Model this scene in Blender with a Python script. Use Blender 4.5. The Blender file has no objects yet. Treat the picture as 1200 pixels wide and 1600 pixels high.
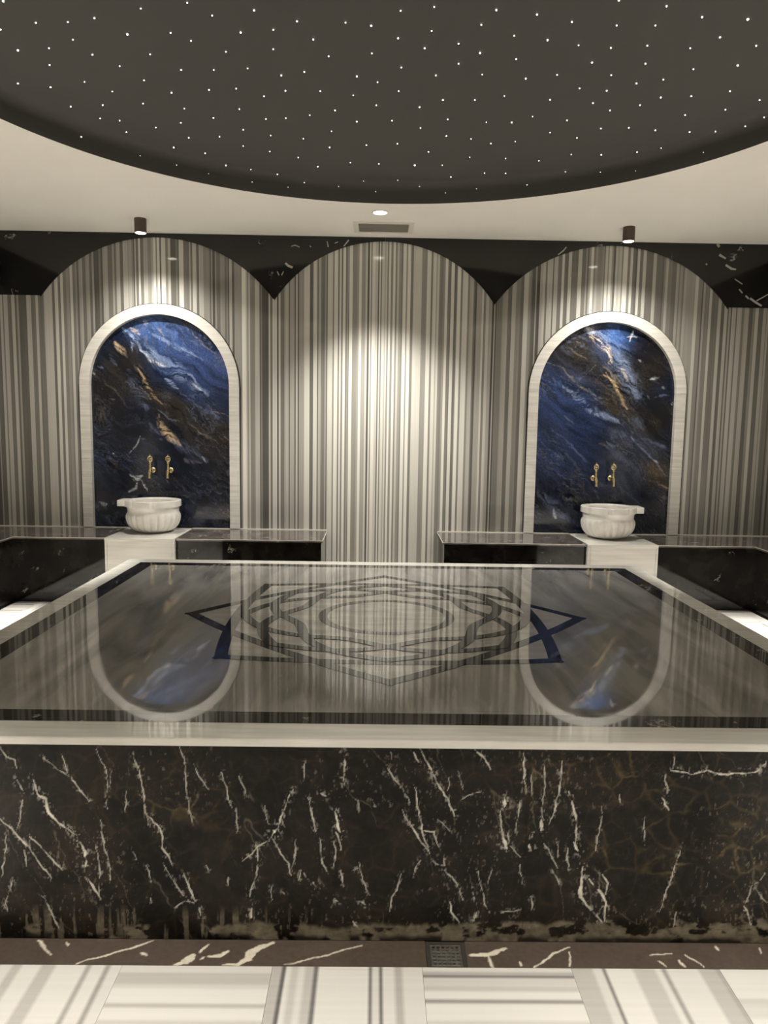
import bpy, bmesh, math, random
import numpy as np

# ------------------------------------------------------------------ camera, world, exposure
D = bpy.data
SC = bpy.context.scene
COL = SC.collection
PI = math.pi
F_PX, PITCH, YAW, ROLL, HC = 1167.99, -6.7142, 0.7082, 0.8954, 1.4439   # solved from the photograph, 1200 x 1600
_a, _b, _c = [math.radians(q) for q in (PITCH, YAW, ROLL)]
FW = np.array([math.sin(_b)*math.cos(_a), math.cos(_b)*math.cos(_a), math.sin(_a)])
_r = np.array([math.cos(_b), -math.sin(_b), 0.0]); _u = np.cross(_r, FW)
RT = _r*math.cos(_c) + _u*math.sin(_c); UP = -_r*math.sin(_c) + _u*math.cos(_c)
from mathutils import Matrix, Vector
cam_d = D.cameras.new('camera'); cam = D.objects.new('camera', cam_d); COL.objects.link(cam)
cam.matrix_world = Matrix(((RT[0], UP[0], -FW[0], 0), (RT[1], UP[1], -FW[1], 0), (RT[2], UP[2], -FW[2], HC), (0, 0, 0, 1)))
cam_d.sensor_fit = 'VERTICAL'; cam_d.sensor_height = 36.0; cam_d.lens = F_PX*36/1600
cam_d.clip_start = 0.02
SC.camera = cam
W = D.worlds.new('world'); SC.world = W; W.use_nodes = True
W.node_tree.nodes['Background'].inputs[0].default_value = (0.9, 0.85, 0.75, 1)
W.node_tree.nodes['Background'].inputs[1].default_value = 0.0
SC.view_settings.view_transform = 'Standard'; SC.view_settings.look = 'None'
SC.view_settings.gamma = 1.0; SC.view_settings.use_curve_mapping = False
SC.view_settings.exposure = -0.25
LAMP_COL = (1.0, 0.965, 0.895)
P_NICHE, P_CENTRE, P_SIDE, P_FRONT = 128, 400, 1400, 330    # lamp powers
A_NICHE, A_CENTRE, A_SIDE, A_FRONT = 136, 97, 60, 70

# ------------------------------------------------------------------ measured layout (metres)
YW = 6.3818           # back wall face
ZC = 2.9683           # ceiling
ZB = 0.5267           # bench top
YB = 5.8116           # bench front
ZS = 0.5995           # platform top
PX0, PX1, PY0, PY1 = -1.4982, 1.6127, 1.9226, 4.5326      # platform top slab
XWL, XWR, YWF = -3.40, 3.585, -0.80                       # side and front walls
BXL, BXR = -2.827, 3.0135                                 # inner edges of side benches
NX = (-1.8232, 1.953)                                     # niche centres
NI, NO, NSP = 0.5837, 0.6685, 1.7356                      # niche inner, outer radius, spring height
DX, DY, DR = 0.075, 3.23, 2.18                            # round ceiling recess
YL = 1.845                                                # front edge of the dark floor strip
rng = random.Random(7); nr = np.random.RandomState(11)

def ray(x, y): return FW*F_PX + RT*(x-600) - UP*(y-800)
def on_y(x, y, Y):
    d = ray(x, y); t = Y/d[1]; return d[0]*t, HC+d[2]*t
def on_z(x, y, Z):
    d = ray(x, y); t = (Z-HC)/d[2]; return d[0]*t, d[1]*t

# ------------------------------------------------------------------ numpy noise
_T = nr.rand(256, 256)
def vnoise(x, y):
    xi = np.floor(x).astype(int); yi = np.floor(y).astype(int); fx = x-xi; fy = y-yi
    fx = fx*fx*(3-2*fx); fy = fy*fy*(3-2*fy)
    g = lambda a, b: _T[a & 255, b & 255]
    return (g(xi, yi)*(1-fx)+g(xi+1, yi)*fx)*(1-fy)+(g(xi, yi+1)*(1-fx)+g(xi+1, yi+1)*fx)*fy
def fbm(x, y, o=4):
    s = 0; a = .5; t = 0
    for i in range(o):
        s = s+a*vnoise(x*2**i+17*i, y*2**i+31*i); t += a; a *= .55
    return s/t
def seg_dist(P, pts, w0=1.0):
    """distance from points to a polyline, and the parameter along it"""
    best = np.full(len(P), 1e9); par = np.zeros(len(P)); n = len(pts)-1
    for i in range(n):
        a = np.array(pts[i], float); b = np.array(pts[i+1], float); ab = b-a; L = max(ab@ab, 1e-12)
        t = np.clip(((P-a)@ab)/L, 0, 1); d = np.hypot(*((P-a-t[:, None]*ab).T))
        m = d < best; best[m] = d[m]; par[m] = (i+t[m])/n
    return best, par

# ------------------------------------------------------------------ materials
def new_mat(name):
    m = D.materials.new(name); m.use_nodes = True
    return m, m.node_tree.nodes, m.node_tree.links, m.node_tree.nodes['Principled BSDF']
def plain(name, col, rough=.5, metal=0, ior=1.5, emit=None, estr=0, spec=None):
    m, n, l, b = new_mat(name)
    b.inputs['Base Color'].default_value = (*col, 1); b.inputs['Roughness'].default_value = rough
    b.inputs['Metallic'].default_value = metal; b.inputs['IOR'].default_value = ior
    if emit: b.inputs['Emission Color'].default_value = (*emit, 1); b.inputs['Emission Strength'].default_value = estr
    return m
def noisy(name, c0, c1, scale, rough=.5, ior=1.5, stretch=(1, 1, 1), detail=5, lo=.35, hi=.65, distort=0.0, bump=0):
    m, n, l, b = new_mat(name)
    tc = n.new('ShaderNodeTexCoord'); mp = n.new('ShaderNodeMapping'); mp.inputs['Scale'].default_value = stretch
    nz = n.new('ShaderNodeTexNoise'); nz.inputs['Scale'].default_value = scale; nz.inputs['Detail'].default_value = detail; nz.inputs['Distortion'].default_value = distort
    rp = n.new('ShaderNodeValToRGB'); rp.color_ramp.elements[0].position = lo; rp.color_ramp.elements[1].position = hi
    rp.color_ramp.elements[0].color = (*c0, 1); rp.color_ramp.elements[1].color = (*c1, 1)
    l.new(tc.outputs['Object'], mp.inputs['Vector']); l.new(mp.outputs[0], nz.inputs['Vector']); l.new(nz.outputs['Fac'], rp.inputs[0]); l.new(rp.outputs[0], b.inputs['Base Color'])
    b.inputs['Roughness'].default_value = rough; b.inputs['IOR'].default_value = ior
    if bump:
        bp = n.new('ShaderNodeBump'); bp.inputs['Strength'].default_value = bump; bp.inputs['Distance'].default_value = .002
        l.new(nz.outputs['Fac'], bp.inputs['Height']); l.new(bp.outputs[0], b.inputs['Normal'])
    return m
def striped(name, stops, rough, stretch, amp=.10, ior=1.5):
    """striped marble: a per-stripe tone on the geometry plus fine streaks along the grain"""
    m, n, l, b = new_mat(name)
    at = n.new('ShaderNodeAttribute'); at.attribute_name = 'tone'
    tc = n.new('ShaderNodeTexCoord'); mp = n.new('ShaderNodeMapping'); mp.inputs['Scale'].default_value = stretch
    nz = n.new('ShaderNodeTexNoise'); nz.inputs['Scale'].default_value = 1; nz.inputs['Detail'].default_value = 3
    l.new(tc.outputs['Object'], mp.inputs['Vector']); l.new(mp.outputs[0], nz.inputs['Vector'])
    mr = n.new('ShaderNodeMath'); mr.operation = 'MULTIPLY_ADD'; mr.inputs[1].default_value = amp*2; mr.inputs[2].default_value = -amp
    ad = n.new('ShaderNodeMath'); ad.operation = 'ADD'
    l.new(nz.outputs['Fac'], mr.inputs[0]); l.new(mr.outputs[0], ad.inputs[0]); l.new(at.outputs['Fac'], ad.inputs[1])
    rp = n.new('ShaderNodeValToRGB'); e = rp.color_ramp.elements
    e[0].position, e[0].color = stops[0][0], (*stops[0][1], 1); e[1].position, e[1].color = stops[-1][0], (*stops[-1][1], 1)
    for p, c in stops[1:-1]:
        q = e.new(p); q.color = (*c, 1)
    l.new(ad.outputs[0], rp.inputs[0]); l.new(rp.outputs[0], b.inputs['Base Color'])
    b.inputs['Roughness'].default_value = rough; b.inputs['IOR'].default_value = ior
    return m
def dark_marble(name, c0, c1, vein, scale=6, thr=.012, dens=.56, rough=.06, ior=1.55, stretch=(1, 1, 1), vscale=2.2):
    """near-black marble, cloudy ground with sparse thin pale veins"""
    m, n, l, b = new_mat(name)
    tc = n.new('ShaderNodeTexCoord'); mp = n.new('ShaderNodeMapping'); mp.inputs['Scale'].default_value = stretch
    l.new(tc.outputs['Object'], mp.inputs['Vector'])
    nz = n.new('ShaderNodeTexNoise'); nz.inputs['Scale'].default_value = scale; nz.inputs['Detail'].default_value = 7
    rp = n.new('ShaderNodeValToRGB'); rp.color_ramp.elements[0].position = .35; rp.color_ramp.elements[1].position = .7
    rp.color_ramp.elements[0].color = (*c0, 1); rp.color_ramp.elements[1].color = (*c1, 1)
    v1 = n.new('ShaderNodeTexNoise'); v1.inputs['Scale'].default_value = vscale; v1.inputs['Detail'].default_value = 6; v1.inputs['Roughness'].default_value = .62; v1.inputs['Distortion'].default_value = .6
    s = n.new('ShaderNodeMath'); s.operation = 'SUBTRACT'; s.inputs[1].default_value = .5
    a = n.new('ShaderNodeMath'); a.operation = 'ABSOLUTE'
    lt = n.new('ShaderNodeMapRange'); lt.inputs['From Min'].default_value = thr; lt.inputs['From Max'].default_value = thr*.2; lt.inputs['To Min'].default_value = 0; lt.inputs['To Max'].default_value = 1
    v2 = n.new('ShaderNodeTexNoise'); v2.inputs['Scale'].default_value = vscale*2.7; v2.inputs['Detail'].default_value = 3
    gt = n.new('ShaderNodeMapRange'); gt.inputs['From Min'].default_value = dens; gt.inputs['From Max'].default_value = dens+.06
    mu = n.new('ShaderNodeMath'); mu.operation = 'MULTIPLY'
    mx = n.new('ShaderNodeMixRGB'); mx.inputs[2].default_value = (*vein, 1)
    for t in (nz, v1, v2): l.new(mp.outputs[0], t.inputs['Vector'])
    l.new(nz.outputs['Fac'], rp.inputs[0]); l.new(v1.outputs['Fac'], s.inputs[0]); l.new(s.outputs[0], a.inputs[0]); l.new(a.outputs[0], lt.inputs['Value'])
    l.new(v2.outputs['Fac'], gt.inputs['Value']); l.new(lt.outputs[0], mu.inputs[0]); l.new(gt.outputs[0], mu.inputs[1])
    l.new(mu.outputs[0], mx.inputs[0]); l.new(rp.outputs[0], mx.inputs[1]); l.new(mx.outputs[0], b.inputs['Base Color'])
    b.inputs['Roughness'].default_value = rough; b.inputs['IOR'].default_value = ior
    return m
def painted(name, rough, ior=1.5, grain=.25, gscale=90, stretch=(1, 1, 1)):
    """marble whose large figure is a colour attribute on a fine grid, with procedural grain on top"""
    m, n, l, b = new_mat(name)
    at = n.new('ShaderNodeAttribute'); at.attribute_name = 'figure'
    tc = n.new('ShaderNodeTexCoord'); mp = n.new('ShaderNodeMapping'); mp.inputs['Scale'].default_value = stretch
    nz = n.new('ShaderNodeTexNoise'); nz.inputs['Scale'].default_value = gscale; nz.inputs['Detail'].default_value = 4
    l.new(tc.outputs['Object'], mp.inputs['Vector']); l.new(mp.outputs[0], nz.inputs['Vector'])
    mr = n.new('ShaderNodeMapRange'); mr.inputs['From Min'].default_value = .3; mr.inputs['From Max'].default_value = .7
    mr.inputs['To Min'].default_value = 1-grain; mr.inputs['To Max'].default_value = 1+grain
    l.new(nz.outputs['Fac'], mr.inputs['Value'])
    mx = n.new('ShaderNodeVectorMath'); mx.operation = 'SCALE'
    l.new(at.outputs['Color'], mx.inputs[0]); l.new(mr.outputs[0], mx.inputs['Scale']); l.new(mx.outputs[0], b.inputs['Base Color'])
    b.inputs['Roughness'].default_value = rough; b.inputs['IOR'].default_value = ior
    return m

WALL_STOPS = [(0, (.055, .052, .044)), (.3, (.16, .152, .132)), (.6, (.34, .325, .29)), (1, (.68, .655, .595))]
TILE_STOPS = [(0, (.10, .095, .09)), (.3, (.28, .26, .25)), (.6, (.56, .53, .49)), (1, (.86, .83, .77))]
M = {}
M['stripe_wall'] = striped('striped wall marble', WALL_STOPS, .07, (55, 55, .8), .11)
M['stripe_tile'] = striped('striped floor marble', TILE_STOPS, .16, (1.5, 60, 60), .08)
M['frieze'] = dark_marble('black frieze marble', (.006, .006, .0055), (.014, .013, .011), (.32, .31, .28), 5, .010, .62, .08, 1.5)
M['bench'] = dark_marble('dark bench marble', (.005, .0042, .0036), (.018, .015, .012), (.30, .28, .24), 9, .008, .62, .06, 1.42, vscale=3.0)
M['bench_top'] = dark_marble('dark bench top marble', (.075, .065, .058), (.15, .133, .12), (.42, .40, .36), 9, .012, .56, .07, 1.75, vscale=3.0)
M['inlay'] = dark_marble('dark inlay marble', (.012, .011, .010), (.032, .028, .024), (.45, .42, .37), 14, .010, .56, .03, 1.6, vscale=3.4)
M['medallion'] = noisy('black medallion inlay', (.008, .008, .009), (.018, .018, .019), 30, .03, 1.55)
M['white'] = noisy('white marble', (.66, .635, .58), (.76, .735, .68), 3, .07, 1.55, (1, 6, 14), 5)
M['lip'] = noisy('white platform marble', (.60, .575, .52), (.72, .69, .63), 3, .03, 1.6, (1.2, 14, 6), 5)
M['frame'] = noisy('cream niche frame marble', (.56, .535, .485), (.69, .66, .605), 4, .3, 1.5, (1, 1, 14), 4)
M['basin'] = noisy('veined white basin marble', (.72, .69, .64), (.86, .83, .78), 9, .22, 1.5, (1, 1, 1), 6)
M['field'] = noisy('grey platform marble', (.17, .165, .15), (.36, .345, .315), 1.3, .025, 1.62, (5.5, 1.0, 1), 6, .30, .62, .7)
M['petal'] = noisy('pale petal marble', (.40, .385, .35), (.52, .50, .45), 5, .025, 1.62, (1, 3, 1), 5)
M['ceiling'] = noisy('ceiling paint', (.83, .795, .725), (.86, .825, .755), 2, .8)
M['dome'] = plain('black recess paint', (.066, .062, .056), .75)
M['star'] = plain('fibre light', (.9, .9, .9), .4, emit=(1.0, .97, .88), estr=6.0)
M['brass'] = noisy('polished brass', (.84, .66, .34), (.95, .80, .50), 20, .16); M['brass'].node_tree.nodes['Principled BSDF'].inputs['Metallic'].default_value = 1
M['lamp_body'] = plain('bronze lamp metal', (.085, .060, .042), .45, .2)
M['lens'] = plain('lamp lens', (.9, .9, .85), .4, emit=(1.0, .95, .82), estr=14)
M['trim'] = plain('white lamp trim', (.75, .72, .65), .5)
M['vent'] = plain('vent grey', (.50, .475, .42), .5)
M['vent_frame'] = plain('vent frame paint', (.72, .68, .60), .6)
M['grout'] = plain('grout', (.42, .40, .36), .8)
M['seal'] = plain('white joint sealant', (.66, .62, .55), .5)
M['dark'] = plain('dark pit', (.012, .011, .010), .7)
M['steel'] = noisy('drain steel', (.26, .245, .21), (.38, .36, .31), 60, .35); M['steel'].node_tree.nodes['Principled BSDF'].inputs['Metallic'].default_value = .8
M['blue'] = painted('blue figured marble', .09, 1.5, .28, 70)
M['emperador'] = painted('dark veined front marble', .30, 1.28, .30, 45)
M['strip'] = painted('brown veined strip marble', .3, 1.4, .12, 60)

# ------------------------------------------------------------------ mesh helpers
def link(name, me, mat, parent=None):
    o = D.objects.new(name, me); COL.objects.link(o)
    if mat is not None: me.materials.append(mat)
    if parent is not None: o.parent = parent
    return o
def mesh(name, V, Fc, mat, parent=None, smooth=False, tone=None):
    me = D.meshes.new(name); me.from_pydata([tuple(map(float, v)) for v in V], [], Fc); me.update()
    if smooth: me.polygons.foreach_set('use_smooth', [True]*len(me.polygons))
    if tone is not None:
        a = me.attributes.new('tone', 'FLOAT', 'FACE'); a.data.foreach_set('value', np.array(tone, np.float32))
    return link(name, me, mat, parent)
class MB:
    def __init__(s): s.bm = bmesh.new()
    def box(s, x0, x1, y0, y1, z0, z1, bev=0, rot=None):
        v = [s.bm.verts.new(p) for p in ((x0,y0,z0),(x1,y0,z0),(x1,y1,z0),(x0,y1,z0),(x0,y0,z1),(x1,y0,z1),(x1,y1,z1),(x0,y1,z1))]
        fs = [s.bm.faces.new([v[i] for i in f]) for f in ((3,2,1,0),(4,5,6,7),(0,1,5,4),(1,2,6,5),(2,3,7,6),(3,0,4,7))]
        if bev:
            es = list({e for f in fs for e in f.edges})
            bmesh.ops.bevel(s.bm, geom=es, offset=bev, segments=2, profile=.5, affect='EDGES')
        return s
    def lathe(s, prof, seg=32, axis='z', c=(0,0,0), caps=True):
        rings = []
        for (r, h) in prof:
            rg = []
            for i in range(seg):
                t = 2*PI*i/seg; a, b = r*math.cos(t), r*math.sin(t)
                p = (a, b, h) if axis == 'z' else ((a, h, b) if axis == 'y' else (h, a, b))
                rg.append(s.bm.verts.new((p[0]+c[0], p[1]+c[1], p[2]+c[2])))
            rings.append(rg)
        for j in range(len(rings)-1):
            for i in range(seg):
                k = (i+1) % seg; s.bm.faces.new((rings[j][i], rings[j][k], rings[j+1][k], rings[j+1][i]))
        if caps:
            s.bm.faces.new(rings[0][::-1]); s.bm.faces.new(rings[-1])
        return s
    def tube(s, pts, rads, seg=14):
        pts = [Vector(p) for p in pts]; rings = []
        ref = Vector((1, 0, 0))
        for i, p in enumerate(pts):
            d = (pts[min(i+1, len(pts)-1)]-pts[max(i-1, 0)]).normalized()
            a = ref-d*ref.dot(d)
            if a.length < 1e-3: a = Vector((0, 0, 1))-d*d.z
            a.normalize(); b = d.cross(a); r = rads[i] if hasattr(rads, '__len__') else rads
            rings.append([s.bm.verts.new(p+a*r*math.cos(2*PI*k/seg)+b*r*math.sin(2*PI*k/seg)) for k in range(seg)])
        for j in range(len(rings)-1):
            for i in range(seg):
                k = (i+1) % seg; s.bm.faces.new((rings[j][i], rings[j][k], rings[j+1][k], rings[j+1][i]))
        s.bm.faces.new(rings[0][::-1]); s.bm.faces.new(rings[-1])
        return s
    def prism(s, pts, z0, z1):
        n = len(pts); a = [s.bm.verts.new((p[0], p[1], z0)) for p in pts]; b = [s.bm.verts.new((p[0], p[1], z1)) for p in pts]
        s.bm.faces.new(a[::-1]); s.bm.faces.new(b)
        for i in range(n):
            k = (i+1) % n; s.bm.faces.new((a[i], a[k], b[k], b[i]))
        return s
    def torus(s, c, R, r, axis='y', seg=24, sub=10, sx=1, sz=1):
        rings = []
        for i in range(seg):
            t = 2*PI*i/seg; rg = []
            for j in range(sub):
                q = 2*PI*j/sub; rr = R+r*math.cos(q); h = r*math.sin(q)
                x, z = rr*math.cos(t)*sx, rr*math.sin(t)*sz
                p = (x, h, z) if axis == 'y' else (x, z, h)
                rg.append(s.bm.verts.new((p[0]+c[0], p[1]+c[1], p[2]+c[2])))
            rings.append(rg)
        for i in range(seg):
            a, b = rings[i], rings[(i+1) % seg]
            for j in range(sub):
                k = (j+1) % sub; s.bm.faces.new((a[j], b[j], b[k], a[k]))
        return s
    def out(s, name, mat, parent=None, smooth=False, ang=35):
        bmesh.ops.recalc_face_normals(s.bm, faces=s.bm.faces)
        me = D.meshes.new(name); s.bm.to_mesh(me); s.bm.free()
        if smooth:
            me.polygons.foreach_set('use_smooth', [True]*len(me.polygons))
            try: me.set_sharp_from_angle(angle=math.radians(ang))
            except Exception: pass
        return link(name, me, mat, parent)
def tag(o, label, cat, group=None):
    o['label'] = label; o['category'] = cat
    if group: o['group'] = group
    return o
def struct(o):
    o['kind'] = 'structure'; return o
def thing(name, label, cat, loc=(0, 0, 0), group=None):
    o = D.objects.new(name, None); COL.objects.link(o); o.location = loc; o.empty_display_size = .05
    return tag(o, label, cat, group)
def copy_thing(src, loc, label, group=None, scale=None):
    c = src.copy(); COL.objects.link(c); c.location = loc; c['label'] = label
    if group: c['group'] = group
    if scale: c.scale = scale
    for ch in src.children:
        k = ch.copy(); COL.objects.link(k); k.parent = c
        for g in ch.children:
            h = g.copy(); COL.objects.link(h); h.parent = k
    return c

# ------------------------------------------------------------------ striped marble columns
def rand_cols(a, b, light=.5, seed=0):
    r = random.Random(seed); out = []; x = a
    while x < b-1e-6:
        w = r.choice((.006, .01, .012, .02, .028, .045)); x2 = min(b, x+w)
        out.append((x, x2, min(1, max(0, r.choice((.2, .3, .4, .6, .7, .8))+light-.5+r.uniform(-.08, .08))))); x = x2
    return out
def seq(s, y):
    """'x tone x tone ... x' read along one row of the photograph -> wall columns"""
    q = [float(t) for t in s.split()]; out = []
    for i in range(0, len(q)-2, 2):
        out.append((on_y(q[i], y, YW)[0], on_y(q[i+2], y, YW)[0], q[i+1]))
    return out
C_LEFT = seq('0 .3 7 .75 11 .4 13 .75 19 .35 25 .75 30 .3 33 .6 36 .25 48 .7 55 .35 62 .75 66 .35 75 .75 88 .3 92 .85 97 .35 101 .85 105 .4 110 .5 114 .4 116 .8 120 .35 124', 650)
C_NL = seq('120 .2 123 .5 126 .6 129 .25 134 .5 140 .2 144 .5 147 .1 155 .3 158 .1 161 .55 169 .25 176 .5 179 .25 182 .6 188 .2 193 .65 200 .5 202 .6 206 .4 209 .15 211 .7 213 .3 217 .9 220 .3 225 .65 231 .45 237 .6 240 .9 244 .4 246 .95 250 .2 252.5 .88 259 .4 263 .7 267 .15 275 .35 278 .15 280 .8 287 .3 296 .6 298 .3 301 .7 307 .2 311 .6 318 .4 328 .15 330 .5 332 .05 336 .5 338 .25 344 .45 351 .25 354 .4 356 .15 358 .65 362.5 .15 366 .5 371', 440)
C_MID = seq('374 .5 379 1 385 .7 387 .45 389 .75 391.5 .4 399 .7 406 .2 408 .4 410 .1 420 .75 422.5 .3 426 .8 433 .1 435.5 .75 438.5 .3 444 .5 446 .65 451 .25 453 .6 460 .15 462 .7 465 .15 467 .55 475 .85 483.5 .25 489 .85 495 .3 497 .65 501 .35 507 .6 509 .3 511 .85 519 .4 521 .95 527 .3 529 .9 532 .4 534.5 1 538.5 .4 541 .6 543 .3 544 1 549 .5 556 .6 559 1 563 .6 569 .85 572 .2 575 1 577 .5 579 1 584 .8 588 .3 590 1 592 .4 594 .9 598 .7 600 .9 602 .5 604.5 1 607.5 .5 611 1 614.5 .45 617 .8 620 .55 624 .4 626 1 631 .5 633 1 638 .4 642 .85 655 .5 663 .95 669 .4 672 .9 677 .65 679 .85 682 .4 688 .5 691 .95 695 .35 699 .2 700 .9 705 .3 709 .6 710 .95 715 .4 718 .85 726 .4 729 .65 735 .3 737 .15 740 .55 748 .75 751 .35 754.5 .7 759 .5 764 .05 767 .55 769 .05 771 .3 780 .45 782 .5 788 .2 794 .6 800 .35 807 .2 812 .7 819 .4 823', 645)
C_NR = seq('826 .4 827 .25 832 .1 837 .5 839 .05 844 .55 848 .65 852 .3 855 .65 863 .2 865 .65 871 .25 877 .75 881 .2 887 .7 892 .25 902 .7 908 .25 914 .5 916 .25 919 .5 922 .85 926 .4 929 .55 932 .4 940 .5 942 .3 944 .75 948 .5 950 .8 954 .5 957 .15 960 .75 963 .6 966 .7 970 .4 972 .85 979 .35 983 .8 987 .25 991 .15 994 .8 998 .3 1003 .75 1008 .25 1019 .65 1024 .25 1034 .15 1036 .35 1039 .6 1043 .35 1049 .25 1056 .55 1060 .35 1062 .5 1066 .35 1069 .6 1073', 450)
C_RIGHT = seq('1072 .5 1074 .75 1079 .4 1085 .15 1087 .55 1090 .35 1097 .7 1101 .3 1111 .65 1116 .2 1121 .65 1126 .2 1128 .55 1131 .2 1133 .65 1139 .3 1141 .65 1148 .35 1152 .6 1159 .2 1165 .4 1169 .7 1174 .25 1181 .6 1186 .3 1187 .6 1190 .3 1198 .1 1200', 650)
cols = []
for grp in (C_LEFT, C_NL, C_MID, C_NR, C_RIGHT):
    for a, b, t in grp:
        if cols: a = max(a, cols[-1][1]) if a-cols[-1][1] < .05 else a
        if b-a > .0015:
            if cols and a-cols[-1][1] > 1e-4: cols.append((cols[-1][1], a, .5))
            cols.append((a, b, t))
cols = rand_cols(XWL, cols[0][0], .5, 3)+cols+rand_cols(cols[-1][1], XWR, .45, 4)

def niche_z(x):
    """height where the wall face starts above a niche (under its frame), else None"""
    for cx in NX:
        d = abs(x-cx); r = NI+.03
        if d < r: return NSP+math.sqrt(max(0, r*r-d*d))
    return None
def column_panel(name, lo, hi, parent, thick=.02):
    """one slab of striped marble: its stripes are columns of faces cut around the niches"""
    xs = []
    for a, b, t in cols:
        a2, b2 = max(a, lo), min(b, hi)
        if b2-a2 > 1e-5:
            k = max(1, int((b2-a2)/.02))
            for i in range(k): xs.append((a2+(b2-a2)*i/k, a2+(b2-a2)*(i+1)/k, t))
    V, Fc, T = [], [], []
    for i, (a, b, t) in enumerate(xs):
        za, zb = niche_z(a), niche_z(b)
        if niche_z((a+b)/2) is None: za = zb = 0.0
        else:
            za = NSP if za is None else za; zb = NSP if zb is None else zb
        n = len(V); y0, y1 = YW, YW+thick
        V += [(a, y0, za), (b, y0, zb), (b, y0, ZC), (a, y0, ZC), (a, y1, za), (b, y1, zb), (b, y1, ZC), (a, y1, ZC)]
        fs = [(0, 1, 2, 3), (7, 6, 5, 4), (4, 5, 1, 0), (3, 2, 6, 7)]
        if i == 0: fs.append((4, 0, 3, 7))
        if i == len(xs)-1: fs.append((1, 5, 6, 2))
        Fc += [tuple(q+n for q in f) for f in fs]; T += [t]*len(fs)
    return mesh(name, V, Fc, M['stripe_wall'], parent, tone=T)

# ------------------------------------------------------------------ room shell
wall_back = struct(MB().box(XWL-.1, XWR+.1, YW+.055, YW+.2, 0, ZC+.0).out('wall_back', M['grout']))
cuts = [XWL, -2.77, NX[0], -0.855, 0.058, 0.966, NX[1], 2.925, XWR]
for a, b in zip(cuts[:-1], cuts[1:]):
    column_panel('marble_panel', a+.0006, b-.0006, wall_back)
def side_wall(name, x, s, seed):
    w = struct(MB().box(min(x, x+s*.15), max(x, x+s*.15), YWF-.1, YW+.05, 0, ZC).out(name, M['grout']))
    edges = [YWF]+[YW-1.02*i for i in range(6, 0, -1)]+[YW]
    for j, (a, b) in enumerate(zip(edges[:-1], edges[1:])):
        V, Fc, T = [], [], []
        for (p, q, t) in rand_cols(a+.0006, b-.0006, .5, seed*20+j):
            n = len(V); V += [(x-s*.012, p, 0), (x-s*.012, q, 0), (x-s*.012, q, ZC), (x-s*.012, p, ZC)]
            Fc.append((n, n+1, n+2, n+3) if s < 0 else (n+3, n+2, n+1, n)); T.append(t)
        mesh('marble_panel', V, Fc, M['stripe_wall'], w, tone=T)
    return w
side_wall('wall_left', XWL-.012, -1, 1); side_wall('wall_right', XWR+.012, 1, 2)
wall_front = struct(MB().box(XWL-.1, XWR+.1, YWF-.15, YWF, 0, ZC).out('wall_front', M['white']))

# ceiling with the round opening
def ceiling():
    N = 128; V = []; Fc = []
    x0, x1, y0, y1 = XWL-.1, XWR+.1, YWF-.1, YW+.1
    for i in range(N):
        t = 2*PI*i/N; c, s = math.cos(t), math.sin(t)
        V.append((DX+DR*c, DY+DR*s, ZC))
    for i in range(N):
        t = 2*PI*i/N; c, s = math.cos(t), math.sin(t)
        k = min([q for q in ((x1-DX)/c if c > 1e-9 else 9e9, (x0-DX)/c if c < -1e-9 else 9e9, (y1-DY)/s if s > 1e-9 else 9e9, (y0-DY)/s if s < -1e-9 else 9e9)])
        V.append((DX+k*c, DY+k*s, ZC))
    for cx, cy in ((x0, y0), (x1, y0), (x1, y1), (x0, y1)): V.append((cx, cy, ZC))
    for i in range(N):
        k = (i+1) % N; a, b = V[N+i], V[N+k]
        if abs(a[0]-b[0]) > 1e-6 and abs(a[1]-b[1]) > 1e-6:
            j = min(range(4), key=lambda q: abs(V[2*N+q][0]-(a[0] if abs(a[0]-x0) < 1e-6 or abs(a[0]-x1) < 1e-6 else b[0]))+abs(V[2*N+q][1]-(a[1] if abs(a[1]-y0) < 1e-6 or abs(a[1]-y1) < 1e-6 else b[1])))
            Fc.append((i, k, N+k, 2*N+j, N+i))
        else: Fc.append((i, k, N+k, N+i))
    n = len(V); V += [(v[0], v[1], ZC+.04) for v in V]; F2 = [tuple(q+n for q in f[::-1]) for f in Fc]
    rim = [(i, i+n, (i+1) % N+n, (i+1) % N) for i in range(N)]
    return struct(mesh('ceiling', V, Fc+F2+rim, M['ceiling']))
ceiling()
MB().box(XWL-.1, XWR+.1, YWF-.1, YW+.1, ZC+.45, ZC+.5).out('ceiling', M['grout'])['kind'] = 'structure'

# black frieze with three arches, pieces split at the arch crowns
def arch_z(x):
    for cx, hw, R in ((NX[0], .9645, 1.195), (.0555, .9135, 1.101), (1.948, .979, 1.215)):
        if abs(x-cx) <= hw:
            top = 2.936
            return top-R+math.sqrt(R*R-(x-cx)**2)
    return 2.456
frieze = struct(D.objects.new('trim_1', None)); COL.objects.link(frieze)
def frieze_piece(a, b):
    xs = list(np.linspace(a+.0006, b-.0006, 70)); 
    for e in (NX[0]-.9645, -.858, .969, 1.948+.979):
        if a < e < b: xs += [e-1e-4, e+1e-4]
    xs.sort(); V, Fc = [], []; y0, y1 = YW-.012, YW-.0005
    for x in xs:
        z = arch_z(x); V += [(x, y0, z), (x, y0, ZC-.0005), (x, y1, z), (x, y1, ZC-.0005)]
    for i in range(len(xs)-1):
        p, q = 4*i, 4*i+4
        Fc += [(p, q, q+1, p+1), (p+2, p+3, q+3, q+2), (p, p+2, q+2, q), (p+1, q+1, q+3, p+3)]
    Fc += [(0, 1, 3, 2), (len(V)-4, len(V)-2, len(V)-1, len(V)-3)]
    return mesh('frieze_panel', V, Fc, M['frieze'], frieze)
for a, b in zip((XWL, NX[0], .0555, 1.948), (NX[0], .0555, 1.948, XWR)): frieze_piece(a, b)
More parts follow.
